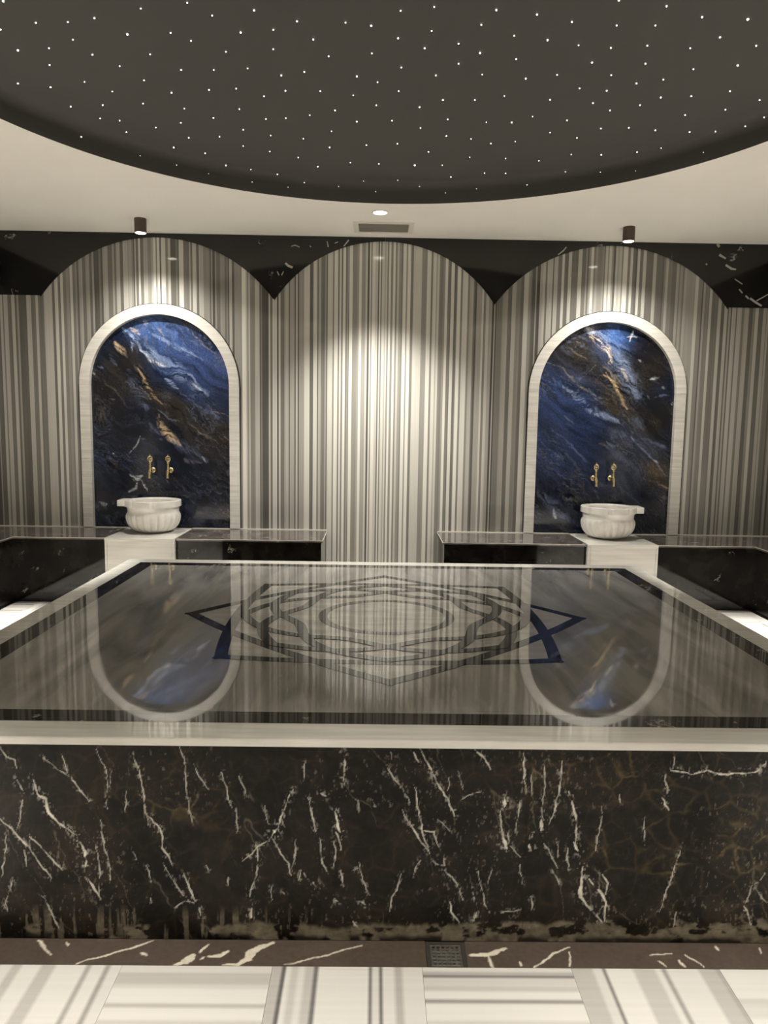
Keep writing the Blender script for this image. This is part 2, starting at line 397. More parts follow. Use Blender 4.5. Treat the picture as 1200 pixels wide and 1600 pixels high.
# pale flecks in the frieze marble, cut as shallow inlays of white vein stone
def fleck(pts, w, name='vein'):
    P = [on_y(x, y, YW-.0125) for x, y in pts]; V, Fc = [], []; n = len(P)
    L, Rr = [], []
    for i in range(n):
        d = np.array(P[min(i+1, n-1)])-np.array(P[max(i-1, 0)]); d = d/np.hypot(*d); nn = np.array((-d[1], d[0]))
        ww = w*(.35+.65*math.sin(PI*(i+.6)/(n+.2)))*rng.uniform(.7, 1.2)/2*.0054
        L.append(np.array(P[i])+nn*ww); Rr.append(np.array(P[i])-nn*ww)
    ring = L+Rr[::-1]; k = len(ring)
    V = [(p[0], YW-.0124, p[1]) for p in ring]+[(p[0], YW-.0110, p[1]) for p in ring]
    Fc = [tuple(range(k))[::-1], tuple(range(k, 2*k))]+[(i, (i+1) % k, (i+1) % k+k, i+k) for i in range(k)]
    return V, Fc
FV, FF = [], []
for pts, w in [([(446, 411), (450, 415), (457, 418)], 4.5), ([(433, 424), (436, 430)], 2), ([(440, 430), (443, 424)], 2), ([(455, 385), (461, 383), (468, 386)], 2.2), ([(484, 384), (486, 386)], 2),
               ([(511, 377), (513, 386)], 2), ([(523, 380), (528, 378)], 2), ([(537, 385), (545, 375)], 2), ([(1121, 381), (1124, 386)], 5), ([(1124, 398), (1134, 404)], 4), ([(1134, 414), (1143, 420), (1150, 421)], 4),
               ([(1148, 436), (1160, 444)], 2), ([(1172, 466), (1180, 472), (1190, 478)], 4), ([(1182, 470), (1200, 460)], 2), ([(1103, 412), (1105, 414)], 3.5), ([(1155, 452), (1160, 458)], 3), ([(872, 398), (880, 392), (885, 386)], 2), ([(1165, 462), (1170, 467)], 3)]:
    v, f = fleck(pts, w); n = len(FV); FV += v; FF += [tuple(q+n for q in g) for g in f]
fl = mesh('vein', FV, FF, plain('white vein stone', (.40, .38, .34), .15), frieze); fl['kind'] = 'stuff'
# the frieze turns onto the side walls
for s, nm in ((-1, 'trim_2'), (1, 'trim_3')):
    x = XWL if s < 0 else XWR
    struct(MB().box(min(x, x-s*.012), max(x, x-s*.012), YWF, YW-.013, 2.456, ZC-.0005).out(nm, M['frieze']))

# ------------------------------------------------------------------ floor
floor = struct(MB().box(XWL-.1, XWR+.1, YWF-.1, YW+.1, -.12, -.02).out('floor', M['grout']))
TX0 = .1443
def tile_cols(kind, seed):
    r = random.Random(seed); out = []; x = 0
    while x < 1-1e-6:
        w = r.choice((.02, .03, .05, .09, .14, .2)); x2 = min(1, x+w)
        t = r.choice((.94, .9, .85, .78, .7, .62)) if w > .035 else r.choice((.3, .45, .55, .9))
        out.append((x, x2, t)); x = x2
    return out
def tile_mesh(w, d, along_x, cs):
    """tile with its corner at the origin; stripes run along x or along y"""
    V, Fc, T, q = [], [], [], []
    for i, (a, b, t) in enumerate(cs):      # soft edges between neighbouring stripes
        e = min(.014, (b-a)*.3); q += [(a if i == 0 else a+e, t), (b if i == len(cs)-1 else b-e, t)]
    for p, t in q:
        V += [(0, p*d, 0), (w, p*d, 0)] if along_x else [(p*w, 0, 0), (p*w, d, 0)]; T += [t, t]
    for i in range(len(q)-1):
        n = 2*i; Fc.append((n, n+1, n+3, n+2) if along_x else (n, n+2, n+3, n+1))
    n = len(V); V += [(0, 0, 0), (w, 0, 0), (w, d, 0), (0, d, 0), (0, 0, -.0199), (w, 0, -.0199), (w, d, -.0199), (0, d, -.0199)]; T += [.7]*8
    for i in range(4):
        k = (i+1) % 4; Fc.append((n+i, n+4+i, n+4+k, n+k))
    Fc.append((n+7, n+6, n+5, n+4))
    me = D.meshes.new('tile'); me.from_pydata(V, [], Fc); me.update(); me.materials.append(M['stripe_tile'])
    a = me.attributes.new('tone', 'FLOAT', 'POINT'); a.data.foreach_set('value', np.array(T, np.float32))
    return me
def fr(s):
    q = [float(t) for t in s.split()]; o = []; lo, hi = q[0], q[-1]
    for i in range(0, len(q)-2, 2): o.append(((q[i]-lo)/(hi-lo), (q[i+2]-lo)/(hi-lo), q[i+1]))
    return o
flip = lambda cs: [(1-b, 1-a, t) for a, b, t in cs][::-1]
KNOWN = {  # front row, column index -> stripes read from the photograph
    -3: fr('-90 .88 -40 .6 0 .9 40 .62 70 .93 130 .62 175 .92 270 .5 285 .9 330 .45 345 .86 380'),
    -2: flip(fr('0 .84 5 .8 6 .62 17 .8 20 .93 33 .58 36 .92 46 .7 52 .9 66 .6 70 .9 100')),
    -1: fr('845 .6 878 .12 888 .92 905 .7 930 .9 950 .66 980 .2 991 .95 1155 .25 1162 .86 1188 .22 1195 .9 1235 .55 1260 .87 1325'),
    0: flip(fr('0 .86 4 .55 7 .3 9 .78 17 .7 21 .95 28 .4 31 .94 45 .75 60 .9 80 .6 84 .9 100')),
    1: fr('590 .62 655 .86 686 .32 694 .95 780 .66 850 .9 870 .45 884 .9 985 .62 1040 .5 1052'),
    2: flip(fr('0 .97 26 .74 30 .84 42 .95 70 .6 80 .9 100')),
}
VAR = [tile_mesh(.3992, .3992, ax, tile_cols(0, 50+v)) for ax in (False, True) for v in range(5)]
REG = [(BXL-.0, BXR, -.35, YL), (BXL+.0, PX0+.03, YL, YB+.03), (PX1-.03, BXR, YL, YB+.03), (PX0+.03, PX1-.03, PY1-.03, YB+.03)]
for (rx0, rx1, ry0, ry1) in REG:
    for k in range(-9, 9):
        for j in range(-6, 11):
            x0, y0 = TX0+.4*k, YL+.4*(j-1)
            a, b, c, d = max(x0, rx0), min(x0+.4, rx1), max(y0, ry0), min(y0+.4, ry1)
            if b-a < .01 or d-c < .01: continue
            ax = (k+j) % 2 == 0
            full = b-a > .399 and d-c > .399
            if j == 0 and k in KNOWN: me = tile_mesh(b-a-.0008, d-c-.0008, ax, KNOWN[k])
            elif full: me = VAR[(5 if ax else 0)+rng.randrange(5)]
            else: me = tile_mesh(b-a-.0008, d-c-.0008, ax, tile_cols(0, rng.randrange(999)))
            o = D.objects.new('tile', me); COL.objects.link(o); o.parent = floor; o.location = (a+.0004, c+.0004, 0)

# ------------------------------------------------------------------ painted marbles
def grid_mesh(name, U, Vv, place, colour, mat, parent, inside=None):
    nu, nv = len(U), len(Vv)
    uu, vv = np.meshgrid(U, Vv, indexing='ij')
    P = place(uu.ravel(), vv.ravel())
    idx = np.arange(nu*nv).reshape(nu, nv)
    quads = np.stack([idx[:-1, :-1], idx[1:, :-1], idx[1:, 1:], idx[:-1, 1:]], -1).reshape(-1, 4)
    if inside is not None:
        ok = inside(uu, vv).ravel(); quads = quads[ok[quads].any(1)]
    me = D.meshes.new(name); me.from_pydata(P.tolist(), [], quads.tolist()); me.update()
    C = colour(uu.ravel(), vv.ravel())
    a = me.attributes.new('figure', 'FLOAT_COLOR', 'POINT')
    a.data.foreach_set('color', np.c_[np.clip(C, 0, 1), np.ones(len(C))].astype(np.float32).ravel())
    return link(name, me, mat, parent)
def lin(r, g, b): return np.array([((q/255+.055)/1.055)**2.4 if q > 10 else q/255/12.92 for q in (r, g, b)])

# ---- front of the platform: dark breccia with white veins at their places
VL = [([(5,175),(20,200),(45,215),(50,240)],4),([(55,275),(70,310)],8),([(70,340),(65,380),(50,430)],3),([(0,395),(40,435),(75,470),(110,515),(160,582)],7),
 ([(100,275),(120,320),(145,340),(155,380),(185,415),(240,450)],9),([(95,450),(130,490),(170,530),(195,558)],6),([(250,470),(265,500),(268,548)],13),([(275,585),(290,615),(310,645)],10),
 ([(135,205),(175,240),(215,265),(250,310),(280,345)],4),([(195,195),(215,265)],3),([(305,180),(330,250),(335,370)],2.5),([(345,240),(340,300)],2.5),([(310,405),(320,450),(330,500),(345,590)],3.5),
 ([(395,310),(395,380)],3.5),([(420,195),(435,260),(445,320)],5),([(445,320),(455,380),(460,420)],4),([(460,390),(490,420),(505,460),(510,490),(540,540)],7),([(515,545),(540,590),(575,640)],3.5),
 ([(575,575),(590,610),(610,655)],8),([(545,675),(580,655),(605,660)],4),([(625,680),(630,705)],7),([(558,172),(575,220),(580,300),(605,420)],2.5),([(605,225),(630,275),(648,305)],3.5),
 ([(695,255),(710,310),(722,365)],5),([(735,370),(745,440)],3),([(745,265),(775,330)],2.5),([(915,305),(890,370),(880,390)],5),([(885,380),(870,425),(845,460)],15),([(845,460),(800,490),(760,530)],5),
 ([(800,480),(805,540),(795,590),(780,640)],6),([(845,455),(880,510),(900,540),(912,575)],5),([(925,460),(920,520),(910,555)],4),([(960,330),(975,390),(985,440)],5),([(1000,460),(1008,540),(1020,565)],4.5),
 ([(1075,185),(1078,240),(1070,300)],7),([(1050,375),(1058,410),(1060,440)],11),([(1050,440),(1065,500)],4),([(1045,470),(1040,560)],4),([(940,560),(935,595)],5),([(980,595),(990,612)],9),
 ([(955,220),(950,280)],3),([(1120,535),(1135,590),(1160,640)],3.5),([(1000,318),(1020,325)],8),([(785,680),(782,705)],12),([(1105,720),(1125,745),(1150,740)],8),([(460,545),(470,600)],3),([(465,645),(470,662)],6),
 ([(80,500),(80,550)],4),([(45,580),(30,640),(15,680)],4),([(20,450),(10,520),(5,580)],3),([(130,640),(150,680),(185,750)],5),([(410,500),(425,530)],5),([(300,480),(310,560),(305,640)],3),([(1165,340),(1170,365)],4),
 ([(1060,560),(1070,610)],4),([(850,610),(850,650)],2.5),([(710,580),(712,610)],3),([(825,360),(835,420)],2.5),([(1130,660),(1140,668)],8),([(1040,650),(1050,655)],7),([(950,570),(955,580)],4),([(20,660),(25,690)],4),
 ([(645,545),(650,560)],2.5),([(1100,560),(1125,552)],3.5),([(1150,620),(1155,630)],4),([(890,635),(880,625)],3),([(1115,340),(1118,375)],3)]
VR = [([(115,180),(140,230),(165,290),(200,340),(215,395)],8),([(95,195),(110,225)],6),([(25,195),(20,215)],6),([(285,180),(310,205),(335,240)],7),([(10,240),(60,310),(85,350)],4.5),([(100,300),(110,370),(115,430),(140,510)],6),
 ([(75,410),(105,455),(135,505)],6),([(125,435),(155,440),(172,485)],5),([(110,530),(90,570)],5),([(55,570),(30,630),(15,690)],4.5),([(150,530),(190,545),(185,520)],4),([(185,560),(225,600),(245,655)],4),([(203,655),(215,690),(235,720)],7),
 ([(440,190),(438,250),(436,310)],7),([(425,340),(422,395)],4),([(378,340),(378,360)],12),([(370,365),(365,420),(380,490)],5),([(375,460),(385,495)],14),([(385,440),(390,470)],4),([(395,485),(430,515)],3.5),
 ([(500,225),(500,290),(495,400)],3),([(490,400),(490,435)],10),([(460,260),(460,320)],3),([(555,250),(550,300),(535,370),(510,420)],5),([(555,215),(553,260)],7),([(580,310),(595,370),(605,430),(600,490)],7),([(595,470),(610,500)],12),
 ([(465,445),(460,460)],8),([(457,475),(458,500)],12),([(500,475),(545,555)],3.5),([(525,560),(548,605)],3.5),([(620,545),(612,590),(615,640),(650,680),(680,725)],12),([(640,590),(665,620),(690,655),(685,720)],10),([(680,575),(700,600),(685,640)],6),
 ([(680,360),(672,430),(662,500)],2.5),([(735,320),(740,350)],4),([(880,265),(885,320)],5),([(865,335),(890,375)],6),([(905,205),(905,245)],5),([(900,250),(960,258),(1010,250),(1080,258),(1160,255),(1195,230)],8),
 ([(930,480),(905,560),(880,630),(862,690)],3.5),([(915,690),(905,735)],4),([(1195,570),(1150,610),(1130,660)],4),([(1125,670),(1140,700),(1148,730)],9),([(1065,730),(1070,745)],8),([(1160,620),(1195,660)],3.5),([(230,250),(250,310)],2.5),
 ([(245,340),(300,315)],2.5),([(205,270),(200,310)],2.5),([(350,530),(325,605)],4),([(290,560),(315,650),(325,690)],3.5),([(270,600),(285,660)],3),([(365,695),(430,680)],5),([(280,715),(290,690)],6),([(575,490),(575,560)],3),([(815,400),(815,480)],2.5),
 ([(60,370),(75,410)],3),([(165,400),(210,440)],3),([(420,400),(410,450)],3),([(430,540),(430,600)],3),([(460,640),(462,680)],3.5),([(540,470),(548,520)],3)]
YP = PY0+.025
FIG = [([on_y(x/2, y/2+1080, YP) for x, y in p], w*.5*.00175) for p, w in VL]+[([on_y(600+x/2, y/2+1080, YP) for x, y in p], w*.5*.00175) for p, w in VR]
GOLD = [on_y(x, y, YP) for x, y in ((985, 1205), (1120, 1290), (1010, 1300), (870, 1200), (1180, 1300), (1060, 1350), (275, 1250), (1170, 1340), (960, 1340))]
def emperador(x, z):
    P = np.c_[x, z]
    wx = x+.030*(fbm(x*14, z*14)-.5)+.010*(fbm(x*55+9, z*55)-.5); wz = z+.030*(fbm(x*14+40, z*14+7)-.5)+.010*(fbm(x*55+3, z*55+8)-.5)
    # cloudy brown-black ground with rounded darker clasts
    g = fbm(x*5+3, z*5, 5); c = lin(36, 30, 25)*.7+np.outer((g-.5)*1.1, lin(50, 43, 36))
    cell = fbm(x*22, z*22+5, 3); lines = np.exp(-((cell-.5)/.022)**2)*.5+np.exp(-((fbm(wx*34+8, wz*34, 3)-.5)/.02)**2)*.5
    gold = np.zeros(len(x))
    # rounded breccia cells: distance to the border between neighbouring stones
    f1 = np.full(len(x), 9.0); f2 = np.full(len(x), 9.0); sc = 15.0; vx_ = wx*sc; vz_ = wz*sc; ix = np.floor(vx_).astype(int); iz = np.floor(vz_).astype(int)
    for di in (-1, 0, 1):
        for dj in (-1, 0, 1):
            jx = _T[(ix+di) & 255, (iz+dj) & 255]; jz = _T[(iz+dj+91) & 255, (ix+di+37) & 255]; sz = _T[(ix+di+11) & 255, (iz+dj+200) & 255]
            q = np.hypot(ix+di+jx-vx_, iz+dj+jz-vz_)+.35*sz
            f2 = np.minimum(f2, np.maximum(f1, q)); f1 = np.minimum(f1, q)
    cellb = np.exp(-((f2-f1)/.10)**2)*np.clip((fbm(x*16+2, z*16+50, 3)-.36)/.15, 0, 1)
    for gx, gz in GOLD: gold = np.maximum(gold, np.exp(-(((x-gx)/.10)**2+((z-gz)/.06)**2)))
    gold = np.clip(gold+.25*np.clip((x-.55)/.5, 0, 1), 0, 1)
    c = c+np.outer(lines*(.10+.35*gold)+cellb*(.14+.62*gold), lin(86, 74, 46)*.9)
    clast = np.clip((fbm(x*11+60, z*11+2, 2)-.58)/.06, 0, 1); c = c*(1-.45*clast[:, None])
    # small flecks everywhere
    fleck_ = np.clip((fbm(x*150, z*70+3, 3)-.70)/.05, 0, 1)*np.clip((fbm(x*4+11, z*4, 2)-.45)/.1, 0, 1)
    c = c+np.outer(fleck_*.28, lin(150, 140, 122))
    hair = np.exp(-((fbm(wx*9+z*4, wz*3+30, 3)-.5)/.006)**2)*np.clip((fbm(x*7+70, z*7, 2)-.52)/.08, 0, 1)
    c = c+np.outer(hair*.35, lin(130, 120, 104))
    Wp = np.c_[x+.016*(fbm(x*26, z*26+4, 3)-.5), z+.014*(fbm(x*26+20, z*26, 3)-.5)]
    rag = fbm(x*60, z*42, 3); brk = fbm(x*45+9, z*45+2, 2); brk2 = fbm(x*190+5, z*110, 2)
    V = np.zeros(len(x))
    for pts, w in FIG:
        q = np.array(pts); m = (x > q[:, 0].min()-.03) & (x < q[:, 0].max()+.03) & (z > q[:, 1].min()-.03) & (z < q[:, 1].max()+.03)
        if not m.any(): continue
        d, t = seg_dist(Wp[m], pts); prof = np.sin(PI*np.clip(t, .03, .97)); r_ = rag[m]
        hw = w*.5*(.12+.50*prof)*np.clip(.35+2.6*(r_-.33), 0, 1.5)
        core = np.clip(1-(d-hw)/.0013, 0, 1)*np.clip((r_-.30)/.12+w*18, 0, 1)
        line = np.clip(1-d/.0016, 0, 1)*np.clip(.30+1.3*(brk[m]-.42)*3, 0, .8)
        halo = np.exp(-(d/(w*1.1+.004))**2)*np.clip((brk2[m]-.66)/.06, 0, 1)*.5
        V[m] = np.maximum(V[m], np.maximum(np.maximum(core, line), halo)*np.clip(.5+w*35, 0, 1))
    c = c*(1-V[:, None])+np.outer(V, lin(228, 222, 208))
    # smeared mortar along the foot, streaky and broken
    edge = .062+.05*(fbm(x*6, x*0+2, 3)-.5)+.03*(fbm(x*38, z*9, 3)-.5)+.012*np.clip((x-.2)*3, -1, 1)
    band = np.clip((edge-z)/.012, 0, 1)*np.clip((fbm(x*17+4, z*30, 4)-.43-.10*np.clip(-(x+.35)*4, -.6, 1.2))/.07, 0, 1)
    tick = np.clip((.105-z)/.04, 0, 1)*np.clip((fbm(x*90, z*7+5, 3)-.58)/.05, 0, 1)*np.clip(-(x+.1)*5, 0, 1)
    band = np.maximum(band, tick*.6)
    mort = lin(122, 113, 96)*.9; c = c*(1-.9*band[:, None])+np.outer(.9*band, mort)*(.65+.7*fbm(x*30+2, z*60, 3))[:, None]
    blotch = np.clip((.022+.02*(fbm(x*25, z*8+9, 3)-.5)-z)/.012, 0, 1)*np.clip((fbm(x*13+5, z*10+3, 3)-.42)/.08, 0, 1)  # uneven black blotches at the very bottom
    return c*(1-.85*blotch[:, None])

# ------------------------------------------------------------------ the heated platform
plat = thing('marble_platform', 'large raised marble platform with inlaid star medallion in the middle of the room', 'platform', (.0573, (PY0+PY1)/2, 0))
OX, OY = .0573, (PY0+PY1)/2
class Loc:      # parts are built in world coordinates and moved into the platform's frame
    pass
def into(o, root):
    o.location = [-q for q in root.location]; return o
XS = [PX0+.025, -1.12, on_y(822, 1300, YP)[0], 1.14, PX1-.025]
for i, (a, b) in enumerate(zip(XS[:-1], XS[1:])):
    step = .0025 if i in (1, 2) else .012
    nu = int((b-a)/step); nv = int((ZS-.022)/step)
    o = grid_mesh('front_panel', np.linspace(a+.0006, b-.0006, nu), np.linspace(.001, ZS-.0215, nv),
                  lambda u, v: np.c_[u, np.full(len(u), YP), v], emperador, M['emperador'], plat)
    into(o, plat)
core = MB().box(PX0+.045, PX1-.045, YP+.004, PY1-.045, -.019, ZS-.0215).out('core', M['dark'], plat); into(core, plat)
for (x0, x1, y0, y1) in ((PX0+.025, PX0+.044, YP+.001, PY1-.025), (PX1-.044, PX1-.025, YP+.001, PY1-.025), (PX0+.045, PX1-.045, PY1-.044, PY1-.025)):
    into(MB().box(x0, x1, y0, y1, 0, ZS-.0215).out('side_panel', M['bench'], plat), plat)
# top: white border, dark strip, grey field, each piece mitred
def quad_ring(name, mat, o_, i_, z0, z1, bev=False):
    ox0, ox1, oy0, oy1 = o_; ix0, ix1, iy0, iy1 = i_
    g = .0003
    for pts in (((ox0, oy0), (ox1, oy0), (ix1, iy0), (ix0, iy0)), ((ox1, oy0+g), (ox1, oy1-g), (ix1, iy1-g), (ix1, iy0+g)),
                ((ox1, oy1), (ox0, oy1), (ix0, iy1), (ix1, iy1)), ((ox0, oy1-g), (ox0, oy0+g), (ix0, iy0+g), (ix0, iy1-g))):
        m = MB().prism(pts, z0, z1)
        if bev:
            m.bm.edges.ensure_lookup_table()
            e0 = [e for e in m.bm.edges if all(abs(v.co.z-z1) < 1e-6 for v in e.verts) and
                  {(round(v.co.x, 4), round(v.co.y, 4)) for v in e.verts} == {(round(p[0], 4), round(p[1], 4)) for p in pts[:2]}]
            bmesh.ops.bevel(m.bm, geom=e0, offset=.004, segments=3, profile=.5, affect='EDGES')
        into(m.out(name, mat, plat), plat)
quad_ring('border_slab', M['lip'], (PX0, PX1, PY0, PY1), (PX0+.099, PX1-.099, PY0+.108, PY1-.104), ZS-.0210, ZS, True)
quad_ring('inlay_strip', M['inlay'], (PX0+.0993, PX1-.0993, PY0+.1083, PY1-.1043), (PX0+.188, PX1-.188, PY0+.192, PY1-.185), ZS-.0210, ZS)
into(MB().box(PX0+.1883, PX1-.1883, PY0+.1923, PY1-.1853, ZS-.0210, ZS).out('field_slab', M['field'], plat), plat)

# medallion: an eight-pointed star of two bowed squares, eight looping petals inside, a ring at the heart
MX, MY, MR = .0574, 3.2345, .887
def rot(p, t): return (MX+p[0]*math.cos(t)-p[1]*math.sin(t), MY+p[0]*math.sin(t)+p[1]*math.cos(t))
def arcA(k, off=0.0):
    """bowed side from tip k to tip k+2"""
    out = []; h = MR*math.sin(PI/4); bow = .050
    for i in range(25):
        s = -1+2*i/24; y = s*h
        out.append(rot((h+bow*(1-s*s)+off, y), (k+1)*PI/4))
    return out
B_HALF = [(.400, 0), (.412, .08), (.428, .159), (.433, .235), (.424, .31), (.398, .39), (.352, .462), (.298, .525), (.236, .584)]
def smooth_poly(pts, n=5):
    P = [Vector((p[0], p[1], 0)) for p in pts]; out = []
    for i in range(len(P)-1):
        p0, p1, p2, p3 = P[max(i-1, 0)], P[i], P[i+1], P[min(i+2, len(P)-1)]
        for j in range(n):
            t = j/n
            q = .5*((2*p1)+(p2-p0)*t+(2*p0-5*p1+4*p2-p3)*t*t+(3*p1-p0-3*p2+p3)*t**3); out.append((q.x, q.y))
    out.append((P[-1].x, P[-1].y)); return out
B_ALL = smooth_poly([(p[0], -p[1]) for p in B_HALF[:0:-1]]+B_HALF, 4)
def band(name, pts, w, z, mat, closed=False, mitre=0):
    P = [np.array(p) for p in pts]; n = len(P); L, Rr = [], []
    for i in range(n):
        if closed: d = P[(i+1) % n]-P[i-1]
        else: d = P[min(i+1, n-1)]-P[max(i-1, 0)]
        d = d/np.hypot(*d); nn = np.array((-d[1], d[0])); ext = np.zeros(2)
        L.append(P[i]+nn*w/2); Rr.append(P[i]-nn*w/2)
    V = [(p[0], p[1], z) for p in L]+[(p[0], p[1], z) for p in Rr]+[(p[0], p[1], ZS) for p in L]+[(p[0], p[1], ZS) for p in Rr]
    Fc = []; m = n if closed else n-1
    for i in range(m):
        k = (i+1) % n
        Fc += [(i, n+i, n+k, k), (2*n+i, i, k, 2*n+k), (n+i, 3*n+i, 3*n+k, n+k)]
    if not closed: Fc += [(0, 2*n, 3*n, n), (n-1, 2*n-1, 4*n-1, 3*n-1)]
    o = mesh(name, V, Fc, mat, plat); return into(o, plat)
star = []
for k in range(8):          # outline of the union of both squares
    t = k*PI/4; a = arcA(k-2); b = arcA(k)
    # the stretch of each bowed side next to tip k
    star += [p for p in a[18:]]+[p for p in b[1:7]]
into(MB().prism(star, ZS-.0005, ZS+.0002).out('petal_ground', M['petal'], plat), plat)
hw = .024
for k in range(8):
    pts = arcA(k, -hw)
    # sides meet at a sharp tip: pull both ends out so the outer edges reach it
    a = np.array(pts[0]); d = a-np.array(pts[1]); d /= np.hypot(*d); pts[0] = tuple(a+d*.004)
    a = np.array(pts[-1]); d = a-np.array(pts[-2]); d /= np.hypot(*d); pts[-1] = tuple(a+d*.004)
    band('star_band', pts, .048, ZS+.0005+.0001*k, M['medallion'])
for k in range(8):
    band('petal_band', [rot(p, (k+.5)*PI/4) for p in B_ALL], .044, ZS+.0015+.0001*k, M['medallion'])
band('ring_band', [(MX+.280*math.cos(2*PI*i/72), MY+.280*math.sin(2*PI*i/72)) for i in range(72)], .040, ZS+.0008, M['medallion'], closed=True)

# ------------------------------------------------------------------ dark floor strip and drain
STR = [([(545,138),(590,120),(605,105)],20,0),([(625,95),(650,72)],8,0),([(650,108),(690,105),(712,95)],11,0),([(740,135),(775,115),(790,90),(850,65)],20,0),([(240,130),(370,95),(480,60)],5,0),([(120,60),(140,75)],6,0),([(210,65),(215,75)],5,0),
       ([(445,95),(458,105)],6,0),([(625,118),(635,112)],8,0),([(700,135),(740,133)],6,0),([(130,75),(158,105)],3,0),([(890,135),(1000,110),(1130,75)],3,0),
       ([(270,105),(320,105),(380,85)],13,600),([(325,110),(340,145)],8,600),([(470,145),(530,100),(580,80)],5,600),([(580,95),(578,140)],3,600),([(860,125),(880,140)],3,600),([(920,120),(940,140)],6,600),([(940,105),(1000,140)],4,600),
       ([(1035,78),(1045,90)],7,600),([(830,105),(900,100)],3.5,600),([(425,125),(430,140)],3,600),([(1170,80),(1180,100)],3,600)]
STRV = [([on_z(o+x/2, 1440+y/2, 0) for x, y in p], w*.5*.00172) for p, w, o in STR]
def strip_col(x, y):
    P = np.c_[x, y]; g = fbm(x*9, y*9, 4); c = lin(92, 80, 71)*.95+np.outer((g-.5)*.5, lin(80, 70, 62))
    Wp = P+np.c_[.010*(fbm(x*45, y*45, 3)-.5), .010*(fbm(x*45+9, y*45+4, 3)-.5)]; rag = fbm(x*80, y*80, 3)
    for pts, w in STRV:
        d, t = seg_dist(Wp, [(p[0], p[1]) for p in pts]); h = np.maximum(w*.5*(.5+.7*np.sin(PI*np.clip(t, .05, .95)))*(.4+1.2*rag), .0009)
        v = np.clip(1-(d-h)/.002, 0, 1); c = c*(1-v[:, None])+np.outer(v, lin(226, 216, 196))
    return c
DRX0, DRX1 = .158, .268
YS1 = YP-.0005
strip = struct(D.objects.new('trim_4', None)); COL.objects.link(strip)
for a, b, st in ((PX0+.025, -1.15, .012), (-1.15, DRX0-.0005, .0035), (DRX1+.0005, 1.15, .0035), (1.15, PX1-.025, .012)):
    o = grid_mesh('border_stone', np.linspace(a+.0005, b-.0005, int((b-a)/st)), np.linspace(YL+.0005, YS1, int((YS1-YL)/st)),
              lambda u, v: np.c_[u, v, np.zeros(len(u))], strip_col, M['strip'], strip)
MB().box(PX0+.025, DRX0-.001, YL+.001, YS1-.001, -.0199, -.0006).out('border_bed', M['grout'], strip)
MB().box(DRX1+.001, PX1-.025, YL+.001, YS1-.001, -.0199, -.0006).out('border_bed', M['grout'], strip)
drain = thing('floor_drain', 'small square metal drain grate set in the dark strip before the platform', 'drain', ((DRX0+DRX1)/2, (YL+YS1)/2, -.02))
gx0, gx1, gy0, gy1 = .170, .256, YL+.004, YS1-.012
m = MB()
for (a, b, c, d) in ((DRX0, gx0, YL+.001, YS1-.001), (gx1, DRX1, YL+.001, YS1-.001), (gx0, gx1, YL+.001, gy0), (gx0, gx1, gy1, YS1-.001)): m.box(a, b, c, d, -.0195, -.001)
into(m.out('frame', plain('dull brown drain frame', (.052, .045, .038), .35), drain), drain)
m = MB(); n = 6
cw = (gx1-gx0-.008)/n; ch = (gy1-gy0-.006)/n
hx = [gx0+.004+cw*(i+.5) for i in range(n)]; hy = [gy0+.003+ch*(i+.5) for i in range(n)]; hs = .0042
xe = [gx0+.0004]; ye = [gy0+.0004]
for q in hx: xe += [q-hs, q+hs]
for q in hy: ye += [q-hs, q+hs]
xe.append(gx1-.0004); ye.append(gy1-.0004)
for i in range(0, len(xe)-1, 2): m.box(xe[i], xe[i+1], ye[0], ye[-1], -.006, -.002)
for i in range(1, len(xe)-1, 2):
    for j in range(0, len(ye)-1, 2): m.box(xe[i], xe[i+1], ye[j], ye[j+1], -.006, -.002)
into(m.out('grate', M['steel'], drain), drain)
into(MB().box(gx0, gx1, gy0, gy1, -.0195, -.017).out('sump', plain('wet sump', (.30, .28, .24), .2), drain), drain)

# ------------------------------------------------------------------ blue niches
BL = lin(62, 87, 134); LB = lin(150, 166, 198); WH = lin(215, 215, 220); CR = lin(225, 200, 165); GD = lin(168, 144, 108); TN = lin(134, 125, 110)
GB = lin(105, 115, 140); BR = lin(50, 45, 39); BK = lin(22, 22, 26); NV = lin(33, 46, 76); DN = lin(19, 26, 42); MV = lin(105, 100, 115)
LB_BLOBS = [((255,525),70,34,35,BL*.75,1.0),((325,570),70,48,35,NV*1.5,1.0),((300,610),70,22,38,NV*1.4,.8),((165,600),40,60,60,BK*1.2,1.0),((200,560),26,40,55,BR*.6,.8),((275,645),75,24,35,BR*.8,1.0),((330,685),55,40,40,BR*.65,1.0),((190,720),50,50,50,DN*1.2,1.0),
            ((190,680),40,40,55,BK*1.3,.7),((250,740),40,50,60,DN*1.5,.9),((310,770),60,60,20,DN*.8,1.0),((180,790),60,30,10,DN*.7,1.0),((320,810),60,20,10,DN*1.1,.7),((175,640),30,30,50,BK,.8)]
def Z(o, *p): return [(o[0]+a/5, o[1]+b/5) for a, b in p]
a1, a2, b1, b2 = (130, 480), (130, 650), (825, 490), (825, 660)
